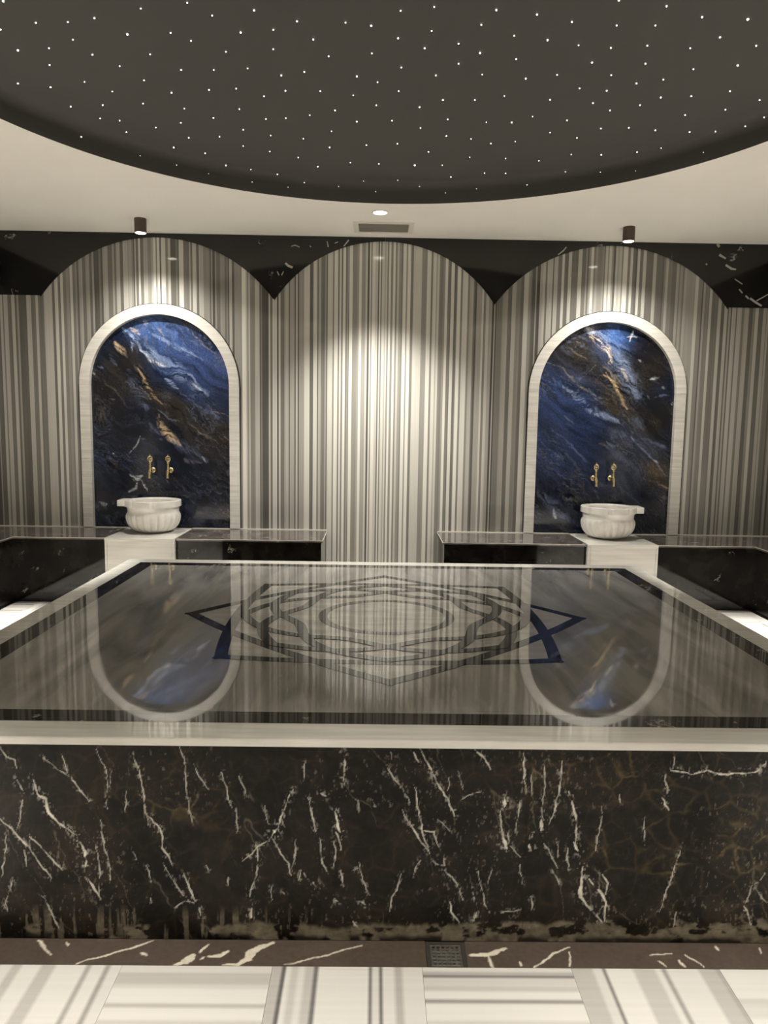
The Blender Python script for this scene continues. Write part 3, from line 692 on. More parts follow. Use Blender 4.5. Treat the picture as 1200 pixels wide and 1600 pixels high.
LB_ST = [(Z(a1,(380,240),(480,330),(600,420),(720,490),(830,560),(950,680)),90,LB,.62),(Z(a1,(300,160),(380,250),(385,350)),26,LB,.8),(Z(a1,(520,200),(650,270),(800,340),(930,410)),26,LB,.6),(Z(a1,(450,330),(520,420),(640,470)),20,WH,.7),
 (Z(a1,(640,560),(740,640)),26,LB,.8),(Z(a1,(850,590),(910,640)),14,WH,.9),(Z(a1,(370,170),(440,210)),34,CR,.7),(Z(a1,(590,170),(640,220)),30,TN*1.3,.8),(Z(a1,(240,280),(350,380)),28,CR*.8,.7),(Z(a1,(780,130),(860,220),(940,290),(1040,360)),14,TN*1.2,.6),
 (Z(a1,(430,480),(480,570),(540,680),(620,760)),22,GD*1.2,.95),(Z(a1,(400,430),(470,520)),40,TN,.5),(Z(a1,(350,500),(400,580),(460,720),(500,790)),70,GB*.8,.6),(Z(a1,(740,660),(900,770),(1050,860),(1100,890)),18,GB,.6),(Z(a1,(1000,820),(1140,840)),8,TN*1.3,.7),
 (Z(a1,(130,640),(160,660)),18,WH,.6),(Z(a1,(200,715),(240,720)),12,WH,.7),(Z(a1,(70,510),(82,530)),14,WH,.5),(Z(a1,(110,460),(150,470)),10,GB,.7),(Z(a1,(440,600),(540,740)),10,TN,.6),(Z(a1,(200,370),(260,460)),18,GB,.6),(Z(a1,(470,110),(500,130)),30,WH,.5),
 (Z(a1,(150,560),(250,650),(330,760)),14,TN*.6,.5),(Z(a1,(560,790),(680,880),(760,900)),10,GB,.5),(Z(a1,(800,560),(950,650),(1060,720)),14,BL,.5),
 (Z(a2,(575,0),(600,70),(640,120),(700,170),(760,220)),48,CR,.85),(Z(a2,(630,90),(680,150)),44,GD*1.4,.75),(Z(a2,(520,60),(540,110),(600,180)),40,GB,.6),(Z(a2,(700,180),(800,260),(960,350)),64,GB,.55),(Z(a2,(440,160),(420,220),(350,290)),10,WH,.6),(Z(a2,(440,180),(500,180)),12,GB,.6),
 (Z(a2,(370,470),(420,490),(460,470)),32,WH,.95),(Z(a2,(430,490),(400,570),(350,600)),16,WH,.75),(Z(a2,(460,500),(510,580)),11,WH,.75),(Z(a2,(640,490),(680,520)),22,GB,.6),(Z(a2,(710,490),(800,580)),10,TN,.6),(Z(a2,(130,680),(180,690)),22,WH,.7),(Z(a2,(90,695),(280,690)),22,GB,.35),
 (Z(a2,(900,110),(1050,220)),8,TN,.5),(Z(a2,(820,60),(1000,170)),8,TN,.5),(Z(a2,(1080,120),(1140,190)),10,TN*1.2,.6),(Z(a2,(780,340),(920,370)),22,MV,.6),(Z(a2,(930,320),(950,360)),14,WH,.5),(Z(a2,(240,290),(245,300)),16,WH,.6),(Z(a2,(880,760),(1000,720)),40,MV*.5,.5),(Z(a2,(300,380),(420,480)),16,GB*.6,.5),
 (Z(a2,(80,250),(200,420)),30,NV*1.3,.5),(Z(a2,(1000,60),(1100,200)),30,TN*.5,.5)]
RB_BLOBS = [((905,560),52,38,32,BR*.75,1.0),((880,640),80,52,38,NV*1.25,1.0),((860,700),70,50,40,NV*1.05,1.0),((1025,560),40,60,70,BK*1.2,1.0),((1000,600),20,60,55,BR*.5,.9),((965,630),34,26,50,BR*.75,1.0),((1020,660),30,50,60,BR*.45,.9),((930,740),70,40,40,NV*.8,1.0),((1000,720),50,36,40,GB*.35,.9),
            ((1030,740),40,34,40,BR*.8,.9),((960,800),80,40,10,DN*.9,1.0),((860,800),40,40,10,DN*1.1,.9),((1030,800),40,40,10,DN*.7,1.0),((960,530),26,30,60,BL*.9,.9)]
RB_ST = [(Z(b1,(470,120),(560,160),(640,220),(700,300),(740,400),(800,560),(850,640)),110,LB*.75,.75),(Z(b1,(500,180),(560,230),(620,290),(650,370)),56,CR*1.1,1.0),(Z(b1,(470,120),(520,150)),44,WH,.8),(Z(b1,(820,130),(800,210)),12,WH,.9),(Z(b1,(770,180),(850,180)),11,WH,.7),(Z(b1,(640,110),(690,180),(700,280)),70,BL*1.2,.8),
 (Z(b1,(560,470),(650,500),(700,600),(740,690),(770,740)),24,GD*1.1,.85),(Z(b1,(600,455),(680,540),(720,640)),16,CR*.8,.6),(Z(b1,(640,440),(700,540),(780,640)),12,TN,.6),(Z(b1,(130,385),(230,400),(330,480),(400,560),(520,640),(570,700)),14,TN,.65),(Z(b1,(280,570),(360,640),(430,700),(540,780),(700,840),(760,880)),40,LB*.8,.7),
 (Z(b1,(480,590),(570,690)),16,GB*1.1,.6),(Z(b1,(210,530),(280,570)),26,BL,.6),(Z(b1,(280,800),(360,860)),16,GB,.5),(Z(b1,(960,500),(1020,500)),24,WH,.7),(Z(b1,(1045,575),(1070,565)),30,WH,.7),(Z(b1,(865,372),(885,380)),20,WH*.8,.7),(Z(b1,(1000,650),(1100,640)),12,GB,.6),(Z(b1,(1115,705),(1125,700)),18,WH,.7),
 (Z(b1,(830,820),(900,890)),60,GB*.8,.55),(Z(b1,(720,265),(800,370),(900,500),(980,660)),50,BR*.55,.8),(Z(b1,(540,380),(640,440),(740,560)),12,TN*1.1,.6),(Z(b1,(290,240),(360,300),(470,370)),12,TN,.5),(Z(b1,(440,500),(520,400)),6,TN,.6),(Z(b1,(740,430),(770,520)),22,CR*.8,.6),(Z(b1,(800,560),(860,600)),40,LB*.7,.5),(Z(b1,(390,230),(410,240)),20,TN,.6),
 (Z(b1,(930,640),(950,655)),16,WH*.7,.6),(Z(b1,(820,430),(860,560)),12,MV,.6),
 (Z(b2,(800,10),(820,130),(900,220),(1000,310),(1080,420)),16,GB*1.3,.8),(Z(b2,(640,60),(760,130)),60,GB*.8,.5),(Z(b2,(180,40),(280,130),(420,260),(470,320)),14,GB,.55),(Z(b2,(200,130),(330,280),(480,480)),18,GB*.8,.5),(Z(b2,(850,120),(1000,160),(1110,220)),22,GB*1.2,.6),(Z(b2,(900,320),(1000,370),(1060,410)),90,GD*.35,.7),
 (Z(b2,(1020,490),(1100,510)),14,GD,.8),(Z(b2,(500,500),(560,590)),14,GB,.5),(Z(b2,(780,160),(800,200)),70,MV*.8,.55),(Z(b2,(760,330),(800,360)),60,MV*.6,.5),(Z(b2,(80,550),(180,640),(230,700),(340,780)),80,GB,.6),(Z(b2,(200,690),(220,750)),24,WH*.8,.7),(Z(b2,(620,160),(690,190)),25,GB*1.3,.6),(Z(b2,(560,170),(650,200)),20,TN*.7,.5),
 (Z(b2,(980,300),(1000,320)),16,WH*.8,.7),(Z(b2,(700,480),(900,660)),16,GB*.5,.5),(Z(b2,(300,10),(500,60),(640,110)),30,BL*.7,.6)]
def blue_fig(blobs, strokes, seed):
    def f(x, z):
        d = FW*0
        # where each grid point falls, so that strokes read off the photograph land on it
        vx, vy, vz = x, np.full(len(x), YW+.03), z-HC
        dep = vx*FW[0]+vy*FW[1]+vz*FW[2]
        px = 600+F_PX*(vx*RT[0]+vy*RT[1]+vz*RT[2])/dep; py = 800-F_PX*(vx*UP[0]+vy*UP[1]+vz*UP[2])/dep
        px = px+seed*0; sx = px+700*seed
        wx = px+10*(fbm(sx*.022, py*.022, 3)-.5)*2+3.5*(fbm(sx*.12+5, py*.12, 3)-.5)*2
        wy = py+10*(fbm(sx*.022+50, py*.022+9, 3)-.5)*2+3.5*(fbm(sx*.12+25, py*.12+8, 3)-.5)*2
        ang = math.radians(38); ox = 250+695*seed
        s = (wx-ox)*np.cos(ang)+(wy-650)*np.sin(ang); t = -(wx-ox)*np.sin(ang)+(wy-650)*np.cos(ang)+22*(fbm(sx*.012+3, py*.012+20, 2)-.5)*2
        t = t+7*(fbm(s*.03, t*.05+9*seed, 3)-.5)*2
        st = fbm(s*.016+seed*9, t*.15, 5); st2 = fbm(s*.035+30+seed*5, t*.36+3, 5)
        ridge = np.exp(-((st2-.5)/.03)**2); fine = np.exp(-((fbm(s*.022+70, t*.22+5*seed, 5)-.5)/.022)**2)
        c = np.tile(DN*1.1, (len(x), 1))
        for (cx, cy), rx, ry, a, col, op in blobs:
            a = math.radians(a); dx, dy = wx-cx, wy-cy
            u = (dx*math.cos(a)+dy*math.sin(a))/rx; v = (-dx*math.sin(a)+dy*math.cos(a))/ry
            k = np.clip(op*np.exp(-(u*u+v*v)**1.3)*(.25+1.5*st), 0, 1)[:, None]; c = c*(1-k)+k*col
        c = c*np.clip(.1+1.8*st, .3, 2)[:, None]
        low = fbm(sx*.025+8, py*.025+70, 3)
        k = np.clip((ridge*.6+fine*.6)*(low-.33)*1.7, 0, .55)[:, None]; warm = np.clip((fbm(sx*.02+40, py*.02, 2)-.48)*8, 0, 1)[:, None]
        c = c*(1-k)+k*(GB*.7*(1-warm)+TN*.55*warm)
        k = np.clip((fbm(s*.12, t*.34+9, 4)-.62)/.10, 0, 1)*np.clip((low-.47)/.1, 0, 1)*.30
        c = c*(1-k[:, None])+k[:, None]*GB
        Wp = np.c_[px+4*(fbm(sx*.09, py*.09+3, 3)-.5)*2, py+4*(fbm(sx*.09+12, py*.09+30, 3)-.5)*2]
        for pts, w, col, op in strokes:
            q = np.array(pts); r = w/5*1.2+4
            m = (px > q[:, 0].min()-r) & (px < q[:, 0].max()+r) & (py > q[:, 1].min()-r) & (py < q[:, 1].max()+r)
            if not m.any(): continue
            dd, tt = seg_dist(Wp[m], pts); hw_ = w/5*.5*(.5+.9*np.sin(PI*np.clip(tt, .05, .95)))
            soft = np.clip(1.35-dd/np.maximum(hw_, .5), 0, 1)**1.2
            brk = np.clip((st2[m]-.38)*2.4+ridge[m]*.35+fine[m]*.5, 0, 1) if w > 17 else np.clip((st2[m]-.3)*2.2+fine[m]*.6, 0, 1)
            k = (op*soft*brk)[:, None]; c[m] = c[m]*(1-k)+k*col
        return np.minimum(1.25*c**1.06, .9)
    return f
def niche(i, label, blobs, strokes):
    cx = NX[i]; root = thing('arched_niche', label, 'niche', (cx, YW, ZB), 'blue marble wall niches')
    yf, yr = YW-.014, YW+.034        # frame face, recessed panel face
    def arc(r, n=48): return [(cx-r*math.cos(PI*k/n), NSP+r*math.sin(PI*k/n)) for k in range(n+1)]
    # arch ring in three voussoirs and two jambs in two lengths each
    def ring(t0, t1):
        n = 18; V = []; Fc = []
        for k in range(n+1):
            t = t0+(t1-t0)*k/n
            for r, y in ((NI, yf+.0015), (NI+.0015, yf), (NO-.0015, yf), (NO, yf+.0015), (NO, YW), (NI, yr)): V.append((cx-r*math.cos(t), y, NSP+r*math.sin(t)))
        for k in range(n):
            p = 6*k
            for j in range(6): Fc.append((p+j, p+(j+1) % 6, p+6+(j+1) % 6, p+6+j))
        Fc += [tuple(range(6)), tuple(range(6*n+5, 6*n-1, -1))]
        m = mesh('arch_stone', V, Fc, M['frame'], root); bmx = bmesh.new(); bmx.from_mesh(m.data); bmesh.ops.recalc_face_normals(bmx, faces=bmx.faces); bmx.to_mesh(m.data); bmx.free(); into(m, root)
    g = .0012
    ring(0, PI/2-g); ring(PI/2+g, PI)
    for s in (-1, 1):
        for z0, z1 in ((ZB+.004, NSP-.62), (NSP-.6185, NSP-.0015)):
            xa, xb = sorted((cx+s*NI, cx+s*NO)); into(MB().box(xa, xb, yf, yr, z0, z1, .0012).out('jamb_stone', M['frame'], root), root)
    for s in (-1, 1):   # thin dark strip where the frame meets the wall
        xa, xb = sorted((cx+s*(NO+.0005), cx+s*(NO+.010))); into(MB().box(xa, xb, YW-.0012, YW+.001, ZB+.004, NSP).out('edge_line', M['dark'], root), root)
    n = 30; V = []; Fc = []
    for k in range(n+1):
        t = PI*k/n
        for r in (NO+.0005, NO+.007): V.append((cx-r*math.cos(t), YW-.0012, NSP+r*math.sin(t)))
    for k in range(n): Fc.append((2*k, 2*k+2, 2*k+3, 2*k+1))
    into(mesh('edge_line', V, Fc, M['dark'], root), root)  # same thin dark strip carried round the arch
    U = np.linspace(cx-NI-.01, cx+NI+.01, 250); Vv = np.linspace(ZB+.002, NSP+NI+.01, 380)
    o = grid_mesh('back_panel', U, Vv, lambda u, v: np.c_[u, np.full(len(u), yr), v], blue_fig(blobs, strokes, i), M['blue'], root,
                  lambda u, v: (v < NSP) | (np.hypot(u-cx, v-NSP) < NI+.008)); into(o, root)
    return root
niche(0, 'left arched niche of blue figured marble in a cream frame', LB_BLOBS, LB_ST)
niche(1, 'right arched niche of blue figured marble in a cream frame', RB_BLOBS, RB_ST)

# ------------------------------------------------------------------ pedestals, basins, taps
PED = ((-2.105, -1.563), (1.680, 2.236))
def pedestal(i, label):
    x0, x1 = PED[i]; y0 = 5.782; cx = (x0+x1)/2
    r = thing('basin_pedestal', label, 'pedestal', (cx, (y0+YW)/2, 0), 'white marble basin pedestals')
    into(MB().box(x0, x1, y0-.004, YW-.015, ZB-.016, ZB+.004, .003).out('top_slab', M['white'], r), r)
    into(MB().box(x0+.020, x1-.020, y0+.002, y0+.022, 0, ZB-.017, .001).out('front_panel', M['white'], r), r)
    for a in (x0+.001, x1-.019): into(MB().box(a, a+.018, y0, YW-.016, 0, ZB-.017, .0015).out('side_panel', M['white'], r), r)
    return r
pedestal(0, 'white marble pedestal block under the left basin'); pedestal(1, 'white marble pedestal block under the right basin')
def basin():
    r = thing('marble_basin', 'fluted white marble basin on the left pedestal, lug of its rim pointing left', 'basin', (NX[0]-.003, 6.145, ZB+.0045), 'fluted washing basins')
    prof = [(.100, 0), (.108, .006), (.128, .010), (.152, .018), (.176, .034), (.197, .060), (.211, .092), (.217, .122), (.217, .142), (.212, .157), (.206, .164), (.204, .172), (.206, .190), (.210, .214)]
    fl = [0, 0, .5, .9, 1.1, 1.2, 1.2, 1.1, .8, .3, 0, 0, 0, 0]
    seg = 240; bm = bmesh.new(); rings = []
    for (rad, z), k in zip(prof, fl):
        rg = []
        for i in range(seg):
            t = 2*PI*i/seg; q = abs(math.sin(t*11)); rr = rad+k*.015*(q**.5-.82)
            rg.append(bm.verts.new((rr*math.cos(t), rr*math.sin(t), z)))
        rings.append(rg)
    for j in range(len(rings)-1):
        for i in range(seg): bm.faces.new((rings[j][i], rings[j][(i+1) % seg], rings[j+1][(i+1) % seg], rings[j+1][i]))
    bm.faces.new(rings[0][::-1])
    me = D.meshes.new('bowl'); bm.to_mesh(me); bm.free(); me.polygons.foreach_set('use_smooth', [True]*len(me.polygons)); link('bowl', me, M['basin'], r)
    # rim: eight-sided slab with one long lug, hollow inside
    out = []; inn = []; N = 192
    for i in range(N):
        t = 2*PI*i/N; a = (t-math.radians(14)) % (PI/4)-PI/8
        o = .221*(1+.35*(1/math.cos(a)-1))*(1-.055*math.exp(-((PI/8-abs(a))/.05)**2)); x, y = o*math.cos(t), o*math.sin(t)
        if math.cos(t) < 0 and abs(y) < .078: x = -.272 if abs(y) < .074 else x
        out.append((x, y))
        q = .176+.010*abs(math.sin(4*t)); inn.append((q*math.cos(t), q*math.sin(t)))
    bm = bmesh.new(); z0, z1 = .2145, .265
    lay = [[bm.verts.new((p[0]*s, p[1]*s, z)) for p in P] for P, s, z in ((inn, 1, z0), (out, 1, z0), (out, 1, z1-.004), (out, .985, z1), (inn, 1.02, z1), (inn, .97, z1-.012), (inn, .93, .16), (inn, .70, .09))]
    for j in range(len(lay)-1):
        for i in range(N): bm.faces.new((lay[j][i], lay[j][(i+1) % N], lay[j+1][(i+1) % N], lay[j+1][i]))
    bm.faces.new(lay[-1]); bmesh.ops.recalc_face_normals(bm, faces=bm.faces)
    me = D.meshes.new('rim'); bm.to_mesh(me); bm.free(); me.polygons.foreach_set('use_smooth', [True]*len(me.polygons))
    try: me.set_sharp_from_angle(angle=math.radians(24))
    except Exception: pass
    link('rim', me, M['basin'], r)
    return r
b0 = basin()
copy_thing(b0, (1.938, 6.145, ZB+.0045), 'fluted white marble basin on the right pedestal, lug of its rim pointing right', None, (-1, 1, 1))

YR = YW+.034
def tap():
    r = thing('brass_tap', 'brass wall tap over the left basin, the left one of its pair', 'tap', (-1.902, YR, 1.022), 'brass taps over the basins')
    MB().lathe([(.023, -.0005), (.023, -.004), (.019, -.008), (.013, -.012), (.010, -.020)], 28, 'y').out('flange', M['brass'], r, True)
    MB().tube([(0, -.018, 0), (0, -.050, 0), (0, -.080, .002)], [.009, .009, .010]).out('arm', M['brass'], r, True)
    m = MB().tube([(0, -.074, .004), (0, -.092, -.004), (0, -.100, -.018), (0, -.102, -.034), (0, -.102, -.056)], [.013, .015, .014, .011, .0105])
    m.lathe([(.0105, -.056), (.0125, -.057), (.0125, -.063), (.009, -.064)], 20, 'z', (0, -.102, 0)); m.out('spout', M['brass'], r, True)
    vs = MB().lathe([(.011, .002), (.013, .014), (.010, .020), (.009, .034), (.012, .038), (.012, .045), (.008, .048), (.008, .056), (.016, .064), (.016, .067), (.007, .070), (.006, .078)], 24, 'z', (0, -.082, 0)).out('valve_stem', M['brass'], r, True)
    m = MB().torus((0, -.082, .100), .0195, .0050, 'y', 28, 10, .95, 1.15)
    m.box(-.0022, .0022, -.0842, -.0798, .078, .121, .0008); m.box(-.018, .018, -.0842, -.0798, .0975, .1025, .0008)
    m.lathe([(.0015, .121), (.006, .125), (.005, .131), (.001, .137)], 14, 'z', (0, -.082, 0)); m.out('handle', M['brass'], vs, True)
    return r
t0 = tap()
copy_thing(t0, (-1.751, YR, 1.024), 'brass wall tap over the left basin, the right one of its pair')
copy_thing(t0, (1.877, YR, 1.008), 'brass wall tap over the right basin, the left one of its pair')
copy_thing(t0, (2.025, YR, 1.010), 'brass wall tap over the right basin, the right one of its pair')

# ------------------------------------------------------------------ benches
def bench(label, pts_top, faces, ends=(), seal=None, edges=()):
    """pts_top: plan outline of the seat; faces: (x0,x1,y0,y1) boxes of the fronts"""
    cx = sum(p[0] for p in pts_top)/len(pts_top); cy = sum(p[1] for p in pts_top)/len(pts_top)
    r = thing('marble_bench', label, 'bench', (cx, cy, 0), 'dark marble wall benches')
    for p, q in edges:      # narrow pale strip along the open edges
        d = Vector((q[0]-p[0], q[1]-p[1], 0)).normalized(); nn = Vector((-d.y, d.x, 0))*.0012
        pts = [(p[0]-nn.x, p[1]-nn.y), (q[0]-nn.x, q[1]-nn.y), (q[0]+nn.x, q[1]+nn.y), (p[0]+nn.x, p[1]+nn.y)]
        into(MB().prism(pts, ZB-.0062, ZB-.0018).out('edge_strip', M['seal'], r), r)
    m = MB().prism(pts_top, ZB-.018, ZB)
    es = [e for e in m.bm.edges if all(abs(v.co.z-ZB) < 1e-6 for v in e.verts)]
    bmesh.ops.bevel(m.bm, geom=es, offset=.003, segments=2, profile=.5, affect='EDGES')
    into(m.out('seat_slab', M['bench_top'], r), r)
    for f in faces: into(MB().box(*f, 0, ZB-.019).out('front_panel', M['bench'], r), r)
    for f in ends: into(MB().box(*f, 0, ZB-.019).out('end_panel', M['bench'], r), r)
    for f in (seal or ()): into(MB().box(*f).out('sealant', M['seal'], r), r)
    return r
YF = YB+.028
E1, E2 = -.408, .5405
YI = 1.2       # where the side benches end, outside the view
def edge_y(a, b): return (a, b, YB-.0014, YB+.001, ZB-.0045, ZB-.0008)
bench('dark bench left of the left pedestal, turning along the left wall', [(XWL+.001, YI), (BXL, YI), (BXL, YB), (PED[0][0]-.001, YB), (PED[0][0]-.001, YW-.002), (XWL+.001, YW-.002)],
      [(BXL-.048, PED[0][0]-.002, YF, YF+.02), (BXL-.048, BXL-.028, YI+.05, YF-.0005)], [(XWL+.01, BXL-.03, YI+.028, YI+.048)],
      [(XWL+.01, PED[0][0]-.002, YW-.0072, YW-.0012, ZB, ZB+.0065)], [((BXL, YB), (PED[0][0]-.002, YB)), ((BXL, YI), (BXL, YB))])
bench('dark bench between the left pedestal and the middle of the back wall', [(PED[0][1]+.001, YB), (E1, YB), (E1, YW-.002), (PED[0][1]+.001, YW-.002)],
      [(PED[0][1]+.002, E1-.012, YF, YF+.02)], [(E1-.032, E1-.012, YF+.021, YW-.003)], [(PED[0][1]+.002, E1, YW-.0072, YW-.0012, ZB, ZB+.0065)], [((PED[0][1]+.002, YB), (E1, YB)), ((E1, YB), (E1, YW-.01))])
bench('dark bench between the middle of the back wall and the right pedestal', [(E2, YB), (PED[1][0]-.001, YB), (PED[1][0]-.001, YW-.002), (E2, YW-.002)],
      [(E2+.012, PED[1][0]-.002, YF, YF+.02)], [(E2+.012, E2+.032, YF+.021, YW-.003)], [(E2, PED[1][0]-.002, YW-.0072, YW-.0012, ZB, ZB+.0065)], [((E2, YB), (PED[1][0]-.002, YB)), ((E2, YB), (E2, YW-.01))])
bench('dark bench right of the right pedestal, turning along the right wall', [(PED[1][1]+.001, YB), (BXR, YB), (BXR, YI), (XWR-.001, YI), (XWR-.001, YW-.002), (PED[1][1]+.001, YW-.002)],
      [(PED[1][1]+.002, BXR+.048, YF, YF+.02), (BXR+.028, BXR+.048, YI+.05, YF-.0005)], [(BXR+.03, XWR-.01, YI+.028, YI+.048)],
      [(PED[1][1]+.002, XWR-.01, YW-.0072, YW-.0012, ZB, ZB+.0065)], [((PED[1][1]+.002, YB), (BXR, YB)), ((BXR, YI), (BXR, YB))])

# ------------------------------------------------------------------ starry recess
HD = .135
def dome():
    r = thing('star_dome', 'wide round black ceiling recess dotted with tiny star lights', 'ceiling recess', (DX, DY, ZC))
    N = 160; V = []; Fc = []
    prof = [(DR-.0005, -.004), (DR-.006, .02), (DR-.008, .07)]+[(DR-.008-.06*(1-math.cos(a)), .07+.065*math.sin(a)) for a in (math.radians(q) for q in (18, 36, 54, 72, 90))]
    prof += [(1.4, HD+.004), (.7, HD+.006), (.02, HD+.007)]
    for rad, h in prof:
        for i in range(N): V.append((rad*math.cos(2*PI*i/N), rad*math.sin(2*PI*i/N), h))
    for j in range(len(prof)-1):
        for i in range(N): Fc.append((j*N+i, (j+1)*N+i, (j+1)*N+(i+1) % N, j*N+(i+1) % N))
    Fc.append(tuple((len(prof)-1)*N+i for i in range(N))[::-1])
    mesh('shell', V, Fc, M['dome'], r, True)
    S1 = '10 4 2 440 28 1 585 10 1 663 50 1 794 34 1.5 928 68 1.3 1080 72 1 1160 82 1.5 112 72 1.3 212 70 1 295 58 1.4 854 94 1 2 92 1 398 109 1.8 533 104 1 228 125 1 597 129 1 752 103 1.4 979 125 1.3 56 157 2 153 151 1 289 172 1.4 469 171 1 706 163 1 854 155 1 1027 177 1 1162 168 1 155 203 1.3 374 208 1 566 220 1.3 668 220 1 774 215 1 951 226 1.2 264 256 1 450 252 1.2 879 237 1.4 1115 240 1.4 1180 258 1 56 260 1.5 158 272 1.5 351 286 1 653 282 1.3 738 278 1 536 291 1.5 892 285 1.3 1001 286 1 1104 299 1 825 302 1 321 328 1.4 447 324 1 221 332 1.5 1176 330 1 576 340 1 748 342 1 1047 346 1.2 313 369 1 374 376 1 667 369 1.3 831 373 1 893 370 1 968 361 1 1115 381 1.4 565 384 1 395 412 1.3 487 398 1 760 406 1.4 1036 411 1 254 428 1.5 590 430 1.5 686 427 1.2 846 424 1 948 434 1 543 460 1.8 760 456 1 1030 461 1.5 1145 454 1 641 478 1.3 843 473 1 438 487 .6 932 492 1.3 706 517 1.8 1095 508 1 1184 512 1.4 552 516 .8 784 530 1 993 520 1.5 867 545 1.3 652 543 .5 788 569 .7 951 571 .9 1136 566 .8 900 585 .6 1058 583 .8 1174 599 .8'
    S2 = '52 35 1 157 23 1 351 33 1.5 478 47 1.3 734 3 1.3 883 21 1.2 304 79 1.1 587 70 1.3 994 55 1.6 1137 62 2.2 149 98 .8 727 81 1 848 81 1 44 121 1.2 407 113 1 511 127 1.5 1050 118 1.5 127 152 1.3 233 138 1 300 167 1.7 608 143 .9 709 151 1.2 823 144 1.2 957 152 1 1163 144 1.3 54 212 1.1 233 200 1 413 186 1.1 650 197 1.4 817 200 1.4 1105 205 1.9 162 237 1.2 307 234 .8 541 235 1.1 710 236 1.1 967 217 1.1 443 247 1.5 789 262 1.4 873 250 1 46 286 1 184 314 1.7 284 314 1.2 376 301 .9 611 277 .9 696 285 1.3 519 313 1.2 865 305 1.6 960 301 1.4 1081 285 1.3 1174 312 1.3 111 336 1.3 653 323 1.2 800 329 1.2 1067 342 1.1 25 378 1 199 374 1.1 464 365 .8 706 346 1.2 941 359 1.1 320 383 .8 399 384 1.8 572 377 1.3 114 401 1 678 402 1.3 765 399 1.2 848 407 1.5 955 412 1.6 1036 411 1.4 1129 395 1.1 1188 367 1.2 195 426 1.1 272 435 1.1 410 443 .8 519 415 .9 603 431 1 42 450 1.2 334 449 1.2 139 475 1.2 96 516 2.5 268 491 .9 380 495 1.1 484 502 1 585 482 1.1 679 483 1.7 791 474 1.2 866 463 1.2 998 476 .6 182 516 .9 209 552 1.2 314 540 1 380 541 1.4 567 537 .9 676 538 .8 786 534 .5 43 562 1 447 578 .9 111 583 .8 289 590 .8 192 603 .7'
    me = None; spots = []
    for S, off in ((S1, 0), (S2, 600)):
        q = [float(t) for t in S.split()]
        for i in range(0, len(q), 3):
            x, y, s = off+q[i]/2, q[i+1]/2, q[i+2]
            X, Y = on_z(x, y, ZC+HD); d = math.hypot(X-DX, Y-DY); z = ZC+HD-.003+.004*min(1, max(0, (DR-.07-d)/.7))
            if d > DR-.045:      # it lies on the upright side of the recess
                lo, hi = HD-.0, .005
                for it in range(40):
                    mid = (lo+hi)/2; X, Y = on_z(x, y, ZC+mid)
                    rr = DR-.010 if mid < .07 else DR-.010-.06*(1-math.sqrt(max(0, 1-((mid-.07)/.065)**2)))
                    if math.hypot(X-DX, Y-DY) > rr: lo = mid
                    else: hi = mid
                z = ZC+mid
            if me is None:
                o = MB().lathe([(.0006, -.0030), (.0025, -.0026), (.0042, -.0012), (.0044, .0006), (.0040, .003)], 12).out('star_light', M['star'], r, True); me = o.data
            else:
                o = D.objects.new('star_light', me); COL.objects.link(o); o.parent = r
            o.location = (X-DX, Y-DY, z-ZC); o.scale = (.60*s**.6,)*3; spots.append((X, Y))
    # the part of the recess above and beside the view carries the same scatter
    q = random.Random(5); tries = 0
    while len(spots) < 285 and tries < 6000:
        tries += 1; a = q.uniform(0, 2*PI); d = (DR-.12)*math.sqrt(q.random()); X, Y = DX+d*math.cos(a), DY+d*math.sin(a)
        v = np.array((X, Y, ZC+HD-HC)); dep = v@FW
        if dep > .1:
            x, y = 600+F_PX*(v@RT)/dep, 800-F_PX*(v@UP)/dep
            if -8 < x < 1208 and y > -8: continue
        if min(math.hypot(X-p[0], Y-p[1]) for p in spots) < .19: continue
        o = D.objects.new('star_light', me); COL.objects.link(o); o.parent = r; spots.append((X, Y))
        o.location = (X-DX, Y-DY, HD-.003+.004*min(1, max(0, (DR-.07-d)/.7))); o.scale = (.60*q.uniform(.8, 1.4),)*3
    return r
dome()

# ------------------------------------------------------------------ lamps and vent
def spot(parent, loc, power, ang, blend, aim=(0, 0, -1), rad=.03):
    l = D.lights.new('bulb', 'SPOT'); l.energy = power; l.spot_size = math.radians(ang); l.spot_blend = blend; l.color = LAMP_COL; l.shadow_soft_size = rad*.5
    o = D.objects.new('bulb', l); COL.objects.link(o); o.parent = parent; o.location = loc
    o.rotation_euler = Vector(aim).to_track_quat('-Z', 'Y').to_euler(); return o
def can_lamp(x, y, label, power, ang, group=None, blend=.9):
    r = thing('ceiling_spotlight', label, 'lamp', (x, y, ZC), group)
    h = MB().lathe([(.045, 0), (.045, -.106), (.040, -.106), (.040, -.09)], 36, caps=False).out('housing', M['lamp_body'], r, True)
    MB().lathe([(.0398, -.090), (.0398, -.104), (.034, -.1085), (.012, -.110)], 32).out('lens', M['lens'], h, True)
    spot(r, (0, 0, -.118), power, ang, blend); return r
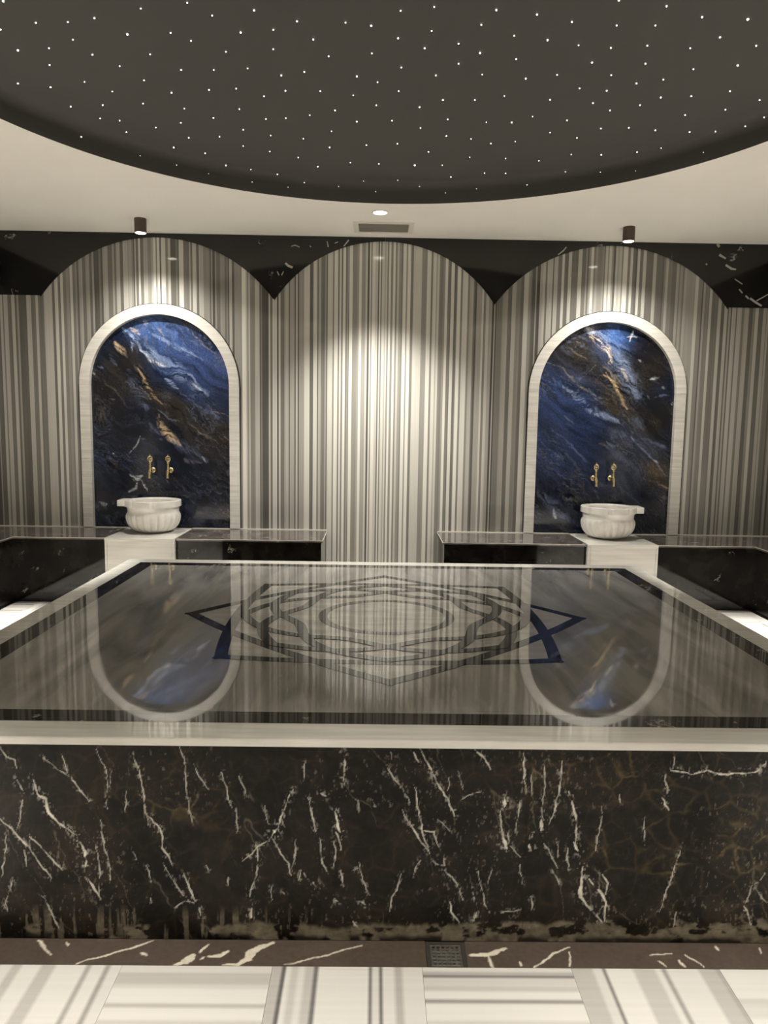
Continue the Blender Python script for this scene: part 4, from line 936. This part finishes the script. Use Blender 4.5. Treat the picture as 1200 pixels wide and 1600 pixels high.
def down_lamp(x, y, label, power, ang, group=None, aim=(0, 0, -1), blend=.5):
    r = thing('recessed_downlight', label, 'lamp', (x, y, ZC), group)
    MB().lathe([(.050, -.0005), (.062, -.0005), (.062, -.003), (.052, -.006), (.050, -.004)], 40, caps=False).out('trim_ring', M['trim'], r, True)
    MB().lathe([(.0498, -.0005), (.0498, -.003), (.030, -.0045)], 36).out('lens', M['lens'], r, True)
    spot(r, (0, 0, -.02), power, ang, blend, aim, .05); return r
can_lamp(-1.818, 5.935, 'dark cylinder spotlight on the ceiling above the left niche', P_NICHE, A_NICHE, 'cylinder spotlights on the ceiling')
can_lamp(1.915, 5.915, 'dark cylinder spotlight on the ceiling above the right niche', P_NICHE, A_NICHE, 'cylinder spotlights on the ceiling')
down_lamp(.008, 5.640, 'small round recessed downlight between the starry recess and the vent', P_CENTRE, A_CENTRE, blend=.75)
for x, y, w in ((-2.6, 4.2, 'left side bench, the one nearer the back wall'), (2.78, 4.2, 'right side bench, the one nearer the back wall'), (-2.6, 1.6, 'left side bench, the one nearer the camera'), (2.78, 1.6, 'right side bench, the one nearer the camera')):
    can_lamp(x, y, 'dark cylinder spotlight over the '+w, P_SIDE, A_SIDE, 'cylinder spotlights over the side benches', .5)
for x, w in ((-1.5, 'left'), (.06, 'middle'), (1.6, 'right')):
    down_lamp(x, .74, 'round recessed downlight over the near floor, the '+w+' one of three', P_FRONT, A_FRONT, 'recessed downlights over the near floor', blend=.85)

vent = thing('ceiling_vent', 'grey rectangular air vent in the ceiling over the middle arch', 'vent', (.037, 6.066, ZC))
for (a, b, c, d) in ((-.235, .235, -.160, -.116), (-.235, .235, .116, .160), (-.235, -.195, -.1155, .1155), (.195, .235, -.1155, .1155)):
    MB().box(a, b, c, d, -.0035, -.0003, .001).out('frame', M['vent_frame'], vent)
MB().box(-.1945, .1945, -.1155, .1155, -.0012, -.0003).out('backing', M['vent'], vent)
for i in range(9):
    o = MB().box(-.193, .193, -.0085, .0085, -.0008, .0008).out('slat', M['vent'], vent)
    o.location = (0, -.100+.025*i, -.0062); o.rotation_euler = (math.radians(22), 0, 0)
